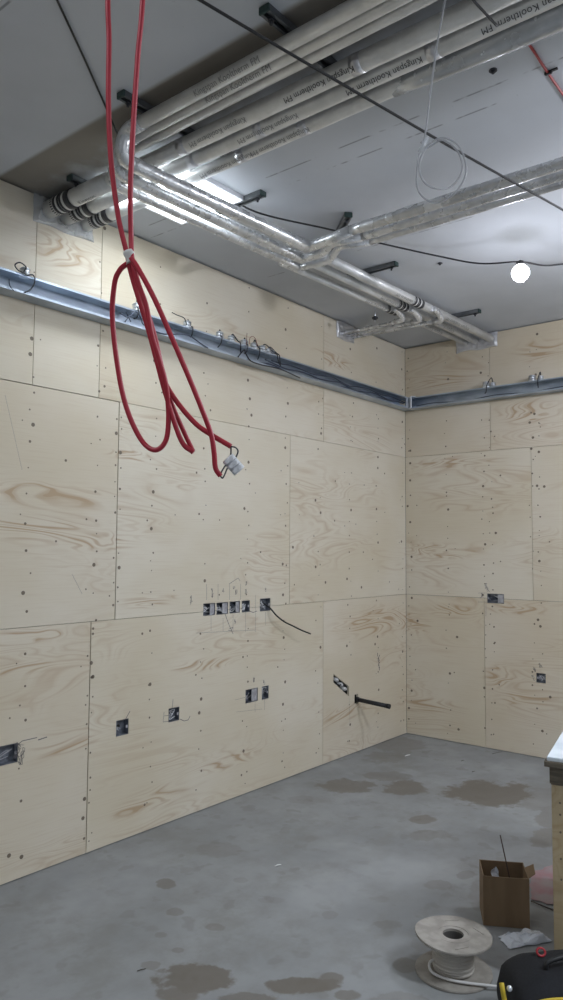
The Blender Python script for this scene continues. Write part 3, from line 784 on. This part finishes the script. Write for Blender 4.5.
# ------------------------------------------------------------------ cables across the ceiling
BZ = Vector((-1.66, -1.72, 3.215)); BZ = onZ(520.5, 273, 3.22)
bpy.data.objects['bulb_light'].location = BZ + Vector((0, 0, -.085))
T = thing('festoon_bulb', BZ, 'bare glowing bulb hanging from the black festoon cable near the corner', 'light bulb')
bm = bmesh.new()
prof = [(.0, -.052), (.020, -.048), (.039, -.033), (.050, -.010), (.051, .006), (.044, .026), (.030, .040), (.018, .049), (.018, .053)]
rings = [[bm.verts.new(BZ+Vector((max(r_, .0005)*math.cos(a_*math.pi/10), max(r_, .0005)*math.sin(a_*math.pi/10), z_))) for a_ in range(20)] for r_, z_ in prof]
for i in range(len(rings)-1):
    for j in range(20): bm.faces.new((rings[i][j], rings[i][(j+1) % 20], rings[i+1][(j+1) % 20], rings[i+1][j]))
bm.faces.new(rings[0][::-1]); bm.faces.new(rings[-1])
gb = obj('glass_bulb', bm, mat('glowing_bulb', (1,1,1), .3, emis=(.9,.93,1), es=14), T, True)
gb.visible_shadow = True
bm = bmesh.new(); cyl(bm, BZ+Vector((0,0,.047)), BZ+Vector((0,0,.068)), .028, 20, r2=.020); cyl(bm, BZ+Vector((0,0,.068)), BZ+Vector((0,0,.074)), .013, 12, r2=.008); obj('lampholder', bm, BLACK, T)
cz = BZ.z+.098
pts = [onZ(225, 196, 3.435), onZ(262, 214, 3.42), onZ(332, 230, 3.41), onZ(371, 241, 3.405), onZ(440, 256.5, 3.36), onZ(480, 263.5, 3.315), BZ+Vector((0, 0, .066)), onZ(545, 265.5, 3.31), onZ(575, 263, 3.33), onZ(680, 255, 3.42)]
bm = bmesh.new(); tube(bm, catmull(pts), .0052, 8); FEST = tag(obj('festoon_cable', bm, BLACK), 'black festoon cable sagging under far ceiling and carrying the bulb', 'cable')
# hook that holds the sagging cable to the ceiling
hk = onZ(478, 266, 3.375)
# thick black cable across the front
a_, b_ = onZ(185, -9, 3.12), onZ(600, 232, 3.06)
mid = [onZ(200, 0, 3.12), onZ(290, 53.5, 3.09), onZ(380, 106, 3.07), onZ(470, 158, 3.06), onZ(563, 210, 3.055)]
bm = bmesh.new(); tube(bm, catmull([a_.lerp(mid[0], -4) , a_]+mid+[b_, b_+(b_-mid[-1])*5]), .0048, 8); tag(obj('supply_cable', bm, BLACK), 'long black cable strung diagonally across in front of the ceiling pipes', 'cable')
pts = [Vector((-4.95, -1.6, H-.02)), onZ(57, 0, 3.425), onZ(88, 67, 3.425), onZ(118, 135, 3.425), onZ(124, 148, 3.43)]
bm = bmesh.new(); tube(bm, catmull(pts), .0042, 8); tag(obj('ceiling_cable', bm, BLACK), 'thin black cable along near ceiling, left of the red cables', 'cable')
pts = [onZ(455, -22, 3.315), onZ(473, 0, 3.315), onZ(485, 13, 3.315), onZ(497, 26, 3.315)]
bm = bmesh.new(); tube(bm, catmull(pts), .0042, 8); tag(obj('ceiling_cable', bm, BLACK), 'short black cable end over the pipes at top right', 'cable')
T = thing('red_ceiling_cable', (-3.1, -2.41, H), 'dark red cable clipped straight along the ceiling at top right', 'cable')
bm = bmesh.new(); tube(bm, catmull([Vector((-3.60, -2.41, H-.006)), Vector((-3.3, -2.412, H-.006)), Vector((-2.9, -2.407, H-.006)), Vector((-1.2, -2.41, H-.006)), Vector((-.02, -2.41, H-.006))]), .005, 8); obj('cable_run', bm, REDC, T)
for x in (-3.12, -2.5, -1.9, -1.2):
    bm = bmesh.new(); box(bm, (x-.006, -2.424, H-.013), (x+.006, -2.396, H-.0005)); bev(bm, .002); box(bm, (x-.005, -2.445, H-.006), (x+.005, -2.42, H-.0005)); obj('cable_clip', bm, BLACK, T)
# pale hanging cable with a coil
dc = 2.15
def D(x, y, dd=0): return atD(x, y, dc+dd)
pts = [atD(452, -120, dc), D(447, -30), D(445, 0), D(437, 45), D(430, 95), D(425, 135, .01), D(418, 160, .03), D(418, 190, .06), D(435, 203, .07), D(455, 193, .05), D(466, 172, .02), D(460, 148, -.02), D(445, 138, -.03),
       D(428, 145, -.02), D(419, 165, 0), D(424, 182, .02), D(438, 189, .03), D(452, 186, .04), D(462, 170, .02), D(458, 152, 0), D(443, 140, -.01), D(427, 148, 0), D(421, 142, .0)]
bm = bmesh.new(); tube(bm, catmull(pts), .0030, 8); gc = thing('hanging_cable', D(445, 0), 'pale grey thin cable hanging in a coil from the top of the photo', 'cable')
obj('cable_run', bm, GREYC, gc)
bm = bmesh.new(); cyl(bm, D(420, 152), D(427, 137), .007, 10); obj('tape_tie', bm, FILM, gc)
# up to the ceiling
top = atD(452, -120, dc)
bm = bmesh.new(); tube(bm, catmull([Vector((top.x-.05, top.y, H-.016)), top+Vector((0, 0, .1)), top]), .0030, 8); obj('cable_run', bm, GREYC, gc)
# small bolts and fixings seen on the ceiling
for (x, y, lab) in ((493, 70, 'small black bolt in the ceiling beside the red cable'), (440, 263, 'small black hook on the ceiling left of the bulb')):
    p = onZ(x, y, H)
    bm = bmesh.new(); cyl(bm, (p.x, p.y, H), (p.x, p.y, H-.014), .009, 10, r2=.006); cyl(bm, (p.x, p.y, H-.0005), (p.x, p.y, H-.004), .016, 12); tag(obj('ceiling_bolt', bm, WIREB), lab, 'bolt')

# ------------------------------------------------------------------ hanging red cable bundle
dr = 1.22
def Rr(x, y, dd=0): return atD(x, y, dr+dd)
tie = Rr(129.5, 259)
T = thing('red_cable', tie, 'looped red cable hanging from the ceiling, tied with white tape', 'cable')
rr = .0043
def redpath(name, pts, r=rr): 
    bm = bmesh.new(); tube(bm, catmull(pts, 10), r, 12); return obj(name, bm, RED, T)
topz = H-.016
t1 = Rr(108, -20); t2 = Rr(143.5, -20)
up1 = Vector((t1.x-.03, t1.y+.02, topz)); up2 = Vector((t2.x, t2.y, topz))
# strand 1: from ceiling, through tie, left loop round and back up
redpath('cable_strand', [up1, t1+Vector((0,0,.35)), t1, Rr(109,40), Rr(108.5,100), Rr(111,160), Rr(118,215), Rr(126.5,252), Rr(133,280,.004), Rr(147,325,.004), Rr(157,362), Rr(166,395), Rr(181,440), Rr(194,453)][:13] + [Rr(193.5,452.5)])
redpath('cable_strand', [up2, t2+Vector((0,0,.35)), t2, Rr(137.5,60), Rr(133,130), Rr(130.5,190), Rr(131,235,.004), Rr(132,258,-.003), Rr(137,280,-.004), Rr(146,305,-.004), Rr(152,335,-.006), Rr(160,362,-.006), Rr(166,385,-.006), Rr(168.5,415), Rr(166,440), Rr(155.5,450), Rr(142,441,.01), Rr(128,412,.015), Rr(119,375,.02), Rr(112.5,320,.02), Rr(114.5,284,.015), Rr(120,270,.01), Rr(127,264,.005), Rr(131,262)])
# strand 3: right loop down to the wires and back
redpath('cable_strand', [Rr(131,258,-.006), Rr(139,270,-.01), Rr(155,300,-.012), Rr(175,345,-.014), Rr(190,380,-.014), Rr(203,412,-.014), Rr(211,434,-.012), Rr(214,452,-.012), Rr(215.5,468,-.01), Rr(220.5,476,-.008)])
redpath('cable_strand', [Rr(131,259,.006), Rr(138,290,.006), Rr(150,330,.008), Rr(157,355,.008), Rr(164,380,.008), Rr(177,402,.006), Rr(195,423,.004), Rr(210,434,.002), Rr(231,446.5,0)])
redpath('cable_strand', [Rr(133,262,.012), Rr(142,296,.012), Rr(154,333,.012), Rr(163,372,.014), Rr(172,404,.014), Rr(184,432,.012), Rr(193,451,.01)], .0040)
bm = bmesh.new(); tube(bm, [Rr(128,251), Rr(129,254), Rr(130,258), Rr(131,261.5), Rr(131.5,263)], .0095, 16, squash=.9, rfun=lambda s, i: .0085+.0013*math.sin(i*2)); obj('tape_tie', bm, mat('white_tape', (.62,.60,.58), .4), T)
# bare cores and white terminal block
CORE = mat('dark_core_wire', (.05,.05,.055), .4)
def core(pts): 
    bm = bmesh.new(); tube(bm, catmull(pts, 8), .0013, 8); return obj('wire_core', bm, CORE, T)
core([Rr(231,446.5), Rr(231,452), Rr(230.5,457), Rr(231,462)])
core([Rr(231,446.5), Rr(235.5,447.5,-.004), Rr(238,451,-.004), Rr(236.5,456), Rr(233.5,460)])
core([Rr(220,475.5,-.008), Rr(222,471,-.006), Rr(225,466,-.004), Rr(228,462)])
core([Rr(220,475.5,-.008), Rr(222.5,478,-.008), Rr(225,474,-.006), Rr(227,469,-.004), Rr(230,465)])
tb = bpy.data.objects.new('terminal_block', None)
bm = bmesh.new()
u_ = (Rr(238,459)-Rr(228,468)).normalized(); v_ = (Rr(236,470)-Rr(230,458)).normalized(); v_ = (v_-u_*v_.dot(u_)).normalized(); n_ = u_.cross(v_)
cc = Rr(233.5, 464.5)
for i in (-1, 0, 1):
    o_ = cc + v_*(i*.0098)
    cyl(bm, o_-u_*.011, o_+u_*.011, .0050, 12); cyl(bm, o_-u_*.0045-n_*.0085, o_-u_*.0045+n_*.0045, .0033, 10); cyl(bm, o_+u_*.0045-n_*.0085, o_+u_*.0045+n_*.0045, .0033, 10)
M = Matrix((u_, v_, n_)).transposed().to_4x4(); M.translation = cc
box(bm, (-.007, -.015, -.002), (.007, .015, .004), M=M)
bpy.data.objects.remove(tb)
obj('terminal_block', bm, WHT, T)

# ------------------------------------------------------------------ workbench at the right edge
bc = onZ(554, 968)      # near-left bottom corner of its front
# its left edge runs away from the camera parallel to the walls
bx0, by0 = -3.02, -2.40
T = BENCH = thing('workbench', (-3.02, -2.352, 0), 'rough plywood workbench with pale board top at the right edge', 'workbench')
X0, X1 = bx0, -2.02; Y1 = -2.352; Y0 = Y1-.75
bm = bmesh.new(); 
for (x, y) in ((X0, Y1-.075), (X1-.075, Y1-.075), (X0, Y0), (X1-.075, Y0)):
    b2 = bmesh.new(); box(b2, (x, y, 0.0), (x+.075, y+.075, .70)); bev(b2, .003); obj('leg', b2, PLYB, T)
bm.free()
bm = bmesh.new(); box(bm, (X0+.075, Y1-.022, .30), (X1-.075, Y1-.004, .70)); 
for i in range(4): cyl(bm, (X0+.25+.2*i, Y1-.004, .5), (X0+.25+.2*i, Y1-.003, .5), .005, 8, 1)
obj('side_panel', bm, [PLYB, SCREW], T)
bm = bmesh.new(); box(bm, (X0-.002, Y0+.075, .34), (X0+.016, Y1-.002, .70))
for (y, z) in ((Y1-.03, .64), (Y1-.03, .60), (Y1-.03, .54), (Y1-.03, .45), (Y1-.03, .38)): cyl(bm, (X0-.002, y, z), (X0-.0035, y, z), .004, 8, 1)
obj('front_panel', bm, [PLYB, SCREW], T)
bm = bmesh.new(); box(bm, (X0+.02, Y0+.02, .16), (X1-.02, Y1-.03, .18)); obj('shelf', bm, PLYB, T)
bm = bmesh.new(); box(bm, (X0-.01, Y0, .70), (X1, Y1+.005, .765)); bev(bm, .004); obj('top_frame', bm, DKW, T)
bm = bmesh.new(); box(bm, (X0-.03, Y0-.02, .765), (X1+.02, Y1+.02, .783)); obj('worktop', bm, DKW, T)
bm = bmesh.new(); box(bm, (X0-.022, Y0-.01, .7835), (X1+.01, Y1+.012, .797)); bev(bm, .002); obj('board_top', bm, DUST, T)
BENCH.scale.z = 1.065; BENCH.location.y += .012
BENCH.rotation_euler = (0, 0, math.radians(11.4))

# ------------------------------------------------------------------ cardboard box
A_ = onZ(483.5, 925.5); B_ = onZ(530, 929.5); ux = (B_-A_); wd = ux.length; ux.normalize(); uy = Vector((-ux.y, ux.x, 0))
if uy.dot(FW) < 0: uy = -uy
dep = .165; ht = .207
M = Matrix((ux, uy, Vector((0, 0, 1)))).transposed().to_4x4(); M.translation = Vector((A_.x, A_.y, .001))
T = thing('cardboard_box', M @ Vector((wd/2, dep/2, 0)), 'open brown cardboard box on the floor by the workbench', 'box')
e = .004; bm = bmesh.new()
box(bm, (0,0,0), (wd, dep, e), M=M)
def panel(bm, lo, hi): box(bm, lo, hi, M=M)
panel(bm, (0,0,e), (wd,e,ht)); panel(bm, (0,dep-e,e), (wd,dep,ht+.004)); panel(bm, (0,e,e), (e,dep-e,ht+.002)); panel(bm, (wd-e,e,e), (wd,dep-e,ht+.001))
obj('carton', bm, CARD, T)
bm = bmesh.new(); vs = [M @ Vector(p) for p in ((wd, .01, ht-.002), (wd, dep-.05, ht), (wd+.035, dep-.06, ht+.022), (wd+.03, .03, ht+.012))]
f = bm.faces.new([bm.verts.new(v) for v in vs]); ex = bmesh.ops.extrude_face_region(bm, geom=[f])
for v in ex['geom']:
    if isinstance(v, bmesh.types.BMVert): v.co += Vector((0,0,.003))
obj('flap', bm, CARD, T)
# things in the box
ra = M @ Vector((wd*.80, dep*.35, .012)); rb_ = atD(500.2, 835, (ra-CAM).dot(FW)+.04)
bm = bmesh.new(); cyl(bm, ra, rb_, .0028, 8); tag(obj('thin_rod', bm, mat('dark_rod', (.06,.035,.03), .5)), 'thin dark rod standing up out of the cardboard box', 'rod')
def crumple(name, fn, nx, ny, label, m_, cat, th=.0015):
    bm = bmesh.new(); G = [[bm.verts.new(fn(i/nx, j/ny)) for j in range(ny+1)] for i in range(nx+1)]
    for i in range(nx):
        for j in range(ny): bm.faces.new((G[i][j], G[i+1][j], G[i+1][j+1], G[i][j+1])).smooth = False
    bmesh.ops.recalc_face_normals(bm, faces=bm.faces)
    ex = bmesh.ops.extrude_face_region(bm, geom=list(bm.faces))
    for v in ex['geom']:
        if isinstance(v, bmesh.types.BMVert): v.co += Vector((0, 0, th))
    return tag(obj(name, bm, m_), label, cat)
def inbox(s, t_):
    w_ = .045*(1-.6*t_) ; x = wd*(.42-.13*t_)+(s-.5)*w_*1.3; y = dep*.45+(s-.5)*.03+.01*math.sin(t_*9); z = .07+.14*t_
    x += .01*noise.noise(Vector((s*4, t_*5, 0))); y += .02*noise.noise(Vector((s*5, t_*5, 3)))
    return M @ Vector((x, y, z))
crumple('plastic_wrapper', inbox, 8, 14, 'crumpled clear plastic wrapper poking up inside the cardboard box', POLY, 'plastic wrapper')

# ------------------------------------------------------------------ cable spool
SP = onZ(453.5, 972)
Rf, Hs = .145, .142
T = thing('cable_spool', (SP.x, SP.y, 0), 'grey drum of white cable lying flat on the floor by the cardboard box', 'cable spool')
def disc(bm, z0, z1, R, rin, seg=48, holes=False):
    rs = []
    for (r_, z_) in ((rin, z0), (R, z0), (R+.001, (z0+z1)/2), (R, z1), (rin, z1)):
        rs.append([bm.verts.new(Vector((SP.x+r_*math.cos(2*math.pi*j/seg), SP.y+r_*math.sin(2*math.pi*j/seg), z_))) for j in range(seg)])
    for i in range(5):
        for j in range(seg):
            bm.faces.new((rs[i][j], rs[i][(j+1) % seg], rs[(i+1) % 5][(j+1) % seg], rs[(i+1) % 5][j]))
bm = bmesh.new(); disc(bm, 0.001, .010, Rf, .035); obj('bottom_flange', bm, SPOOL, T)
bm = bmesh.new(); disc(bm, Hs-.009, Hs, Rf, .040); disc(bm, Hs, Hs+.0015, .068, .058)
for a0 in (.5, 2.4, 3.9, 5.6):
    c_ = Vector((SP.x+.105*math.cos(a0), SP.y+.105*math.sin(a0), Hs+.0004)); b3 = box(bm, (-.028,-.0025,-.0008), (.028,.0025,.0012), M=Matrix.Translation(c_) @ Matrix.Rotation(a0+math.pi/2+.3, 4, 'Z'))
TF = obj('top_flange', bm, SPOOL, T)
# the slightly bent edge of the top flange
for v in TF.data.vertices:
    dx, dy = v.co.x-SP.x, v.co.y-SP.y; rr_ = math.hypot(dx, dy)
    lf = -(dx*RT.x+dy*RT.y)/.148
    v.co.z += .010*max(0, lf)**3*(rr_/.148)
bm = bmesh.new(); disc(bm, .010, Hs-.009, .046, .038, 32); obj('hub', bm, mat('dark_tube', (.09,.085,.08), .8), T)
bm = bmesh.new(); pts = []; n = 300; turns = 13
for i in range(n+1):
    a_ = 2*math.pi*turns*i/n; pts.append(Vector((SP.x+(.072+.002*math.sin(i*.37))*math.cos(a_), SP.y+(.072+.002*math.cos(i*.41))*math.sin(a_), .016+(Hs-.036)*i/n)))
tube(bm, pts, .0068, 8); obj('wound_cable', bm, WOUND, T)
bm = bmesh.new(); disc(bm, .0105, Hs-.0095, .070, .048, 32); obj('wound_core', bm, WOUND, T)
# loose end running to the right
pts = [onZ(440, 958, .05), onZ(430, 962, .045), onZ(431, 971, .03), onZ(441, 977, .022), onZ(455, 981, .02), onZ(475, 984, .02), onZ(493, 986, .018), onZ(505, 988, .012)]
bm = bmesh.new(); tube(bm, catmull(pts), .0052, 8); obj('loose_end', bm, mat('white_cable', (.68,.67,.66), .45), T)

# ------------------------------------------------------------------ plastic bag, pink sheet, odds and ends on the floor
qs = [onZ(498, 938), onZ(510, 950), onZ(552, 942), onZ(538, 932)]
def bagf(s, t_):
    a_ = qs[0].lerp(qs[1], s); b_ = qs[3].lerp(qs[2], s); p = a_.lerp(b_, t_)
    ed = min(s, 1-s, t_, 1-t_)
    nn = noise.noise(Vector((p.x*16, p.y*16, 2))); 
    p.z = .004+max(0, min(1, ed*6))*(.016+.022*nn+.008*noise.noise(Vector((p.x*45, p.y*45, 0))))
    p += Vector((noise.noise(Vector((s*4, t_*4, 5))), noise.noise(Vector((s*4, t_*4, 9))), 0))*.015
    p.z = max(p.z, .003)
    return p
crumple('plastic_bag', bagf, 22, 30, 'crumpled pale plastic bag lying on the floor in front of the cardboard box', POLY, 'plastic bag')
qp = [onZ(531, 873), onZ(531, 900), onZ(562, 909), onZ(562, 863)]
def pinkf(s, t_):
    p = qp[0].lerp(qp[1], s).lerp(qp[3].lerp(qp[2], s), t_); p += Vector((noise.noise(Vector((s*5, t_*5, 1))), noise.noise(Vector((s*5, t_*5, 7))), 0))*.02
    p.z = .003+.004*max(0, noise.noise(Vector((p.x*14, p.y*14, 4)))); return p
crumple('pink_sheet', pinkf, 12, 12, 'flat pink-stained sheet on the floor behind the cardboard box', PINK, 'sheet')
bm = bmesh.new(); cyl(bm, onZ(531, 901, .0045+.004), onZ(553, 910, .0045+.004), .0035, 8); tag(obj('thin_rod', bm, mat('dark_rod', (.05,.035,.03), .5)), 'thin dark rod lying on the floor beside the pink sheet', 'rod')
T = thing('metal_offcut', onZ(559, 909), 'bright bent strip of metal on the floor at the right edge', 'metal scrap')
bm = bmesh.new(); tube(bm, catmull([onZ(553, 908, .012), onZ(557, 903, .03), onZ(560, 906, .035), onZ(560, 913, .01)]), .004, 8); obj('bent_strip', bm, GALV2, T)
def bits(pxs, name, m_, labels, cat, r=.008):
    for (x, y, L), lab in zip(pxs, labels):
        a_ = onZ(x, y, .0035); b_ = onZ(x+L, y-L*.25, .0035)
        bm = bmesh.new(); tube(bm, [a_, a_.lerp(b_, .5)+Vector((0,0,.002)), b_], r, 6, rfun=lambda s, i: r*(.5+.5*math.sin(math.pi*(.15+.7*s)))*.6, squash=.6)
        tag(obj(name, bm, m_), lab, cat)
bits([(405,756,5),(275,866,6)], 'plaster_chip', mat('white_chip', (.8,.8,.8), .6), ['small white chip on the floor near the corner', 'small white chip in the middle of the floor'], 'debris')
bits([(137,971,9),(461,761,3),(472,772,3),(492,754,10)], 'wood_splinter', mat('dark_splinter', (.07,.06,.05), .8),
     ['dark splinter on the floor near the bottom left', 'tiny dark chip on the floor below the right-hand wall seam', 'tiny dark chip on the floor behind the large stain', 'long thin dark splinter at the foot of the right-hand wall'], 'debris', .004)

# ------------------------------------------------------------------ black tool bag
bcx = atD(556, 1012, 2.42); 
G0 = onZ(577, 1036)      # footprint centre on the floor
T = thing('tool_bag', (G0.x, G0.y, 0), 'black tool bag with yellow trim and red ring at bottom right', 'bag')
fx = RT.copy(); fx.z = 0; fx.normalize(); fy = FW.copy(); fy.z = 0; fy.normalize()
def Bp(a, b, z): return Vector((G0.x, G0.y, 0)) + fx*a + fy*b + Vector((0, 0, z))
bm = bmesh.new(); NI, NJ = 26, 28
Lb, Wb, Hb = .235, .15, .235
rings = []
for i in range(NI+1):
    s = i/NI*2-1
    prof = max(.0, 1-abs(s)**3.2)**.42
    rg = []
    for j in range(NJ):
        a_ = 2*math.pi*j/NJ; ca, sa = math.cos(a_), math.sin(a_)
        y_ = Wb*(abs(ca)**.6)*(1 if ca > 0 else -1)*(.75+.25*prof); z_ = (abs(sa)**.7)*(1 if sa > 0 else -1)
        z = Hb/2 + z_*Hb/2*(.35+.65*prof) - (1-prof)*Hb*.12
        z = max(z, .002)+(0.008*noise.noise(Vector((s*3, a_*1.5, 0))) if z > .05 else 0)
        rg.append(bm.verts.new(Bp(s*Lb, y_, z)))
    rings.append(rg)
for i in range(NI):
    for j in range(NJ): bm.faces.new((rings[i][j], rings[i][(j+1) % NJ], rings[i+1][(j+1) % NJ], rings[i+1][j]))
bm.faces.new(rings[0][::-1]); bm.faces.new(rings[-1])
obj('bag_body', bm, BAGF, T, True)
def strap(name, pts, wd_, m_, th=.003):
    bm = bmesh.new(); P_ = catmull(pts, 6)
    tube(bm, P_, wd_/2, 8, squash=th/(wd_/2)*1.0); return obj(name, bm, m_, T)
FY = -Wb-.004
def bagpt(s_, deg, off):
    prof = max(.0, 1-abs(s_)**3.2)**.42; a_ = math.radians(deg); ca, sa = math.cos(a_), math.sin(a_)
    y_ = (Wb+off)*(abs(ca)**.6)*(1 if ca > 0 else -1)*(.75+.25*prof); z_ = (abs(sa)**.7)*(1 if sa > 0 else -1)
    z = Hb/2 + z_*(Hb/2+off)*(.35+.65*prof) - (1-prof)*Hb*.12
    return Bp(s_*(Lb+off), y_, max(z, .006))
dsn = (Bp(-.17, FY, .1)-CAM).dot(FW)-.004
strap('yellow_strap', [atD(501.5, 983, dsn+.01), atD(502.5, 989, dsn), atD(504, 997, dsn-.004), atD(506, 1010, dsn-.01)], .016, YEL, .008)
strap('yellow_strap', [bagpt(q_, 146, .004) for q_ in (-.86, -.6, -.4, -.2, 0, .2, .4, .6, .8)], .012, YEL, .006)
bm = bmesh.new(); tube(bm, catmull([Bp(-.11, -.03, Hb-.005), Bp(-.10, -.03, Hb+.02), Bp(-.02, -.02, Hb+.035), Bp(.06, -.02, Hb+.03), Bp(.10, -.03, Hb-.005)]), .008, 10); obj('handle', bm, BLACK, T)
c_ = atD(509.5, 988.5, (Bp(-.17, FY, .1)-CAM).dot(FW)-.01)
bm = bmesh.new(); bmesh.ops.create_uvsphere(bm, u_segments=14, v_segments=8, radius=.009); 
for v in bm.verts: v.co = c_ + v.co
obj('snap_button', bm, GALV2, T, True)
# red ring on top
rc = atD(541, 952, (Bp(-.05, .05, Hb)-CAM).dot(FW)); pr = []
for i in range(25):
    a_ = 2*math.pi*i/24; pr.append(rc + fx*(.014*math.cos(a_)) + (Vector((0,0,1))*.8+fy*.5).normalized()*(.012*math.sin(a_)))
bm = bmesh.new(); tube(bm, pr, .004, 8); obj('red_ring', bm, mat('red_plastic', (.35,.02,.03), .4), T)

# ------------------------------------------------------------------ groups of repeated things
GROUPS = {'back_box': 'steel back boxes set in the plywood walls', 'insulated_pipe': 'foil insulated pipes under the ceiling', 'branch_pipe': 'thin branch pipes near the corner',
          'strut_rail': 'steel strut rails under the ceiling', 'loose_wire': 'loose wires on the steel channels', 'cable_channel': 'steel channels along the walls',
          'plaster_chip': 'white chips on the floor', 'wood_splinter': 'dark splinters on the floor', 'foil_collar': 'foil collars where pipes enter the walls',
          'thin_rod': 'thin dark rods by the cardboard box', 'ceiling_bolt': 'small black ceiling fixings'}
for o in C.objects:
    if o.parent is None and 'label' in o:
        gname = GROUPS.get(o.name.split('.')[0])
        if gname: o['group'] = gname
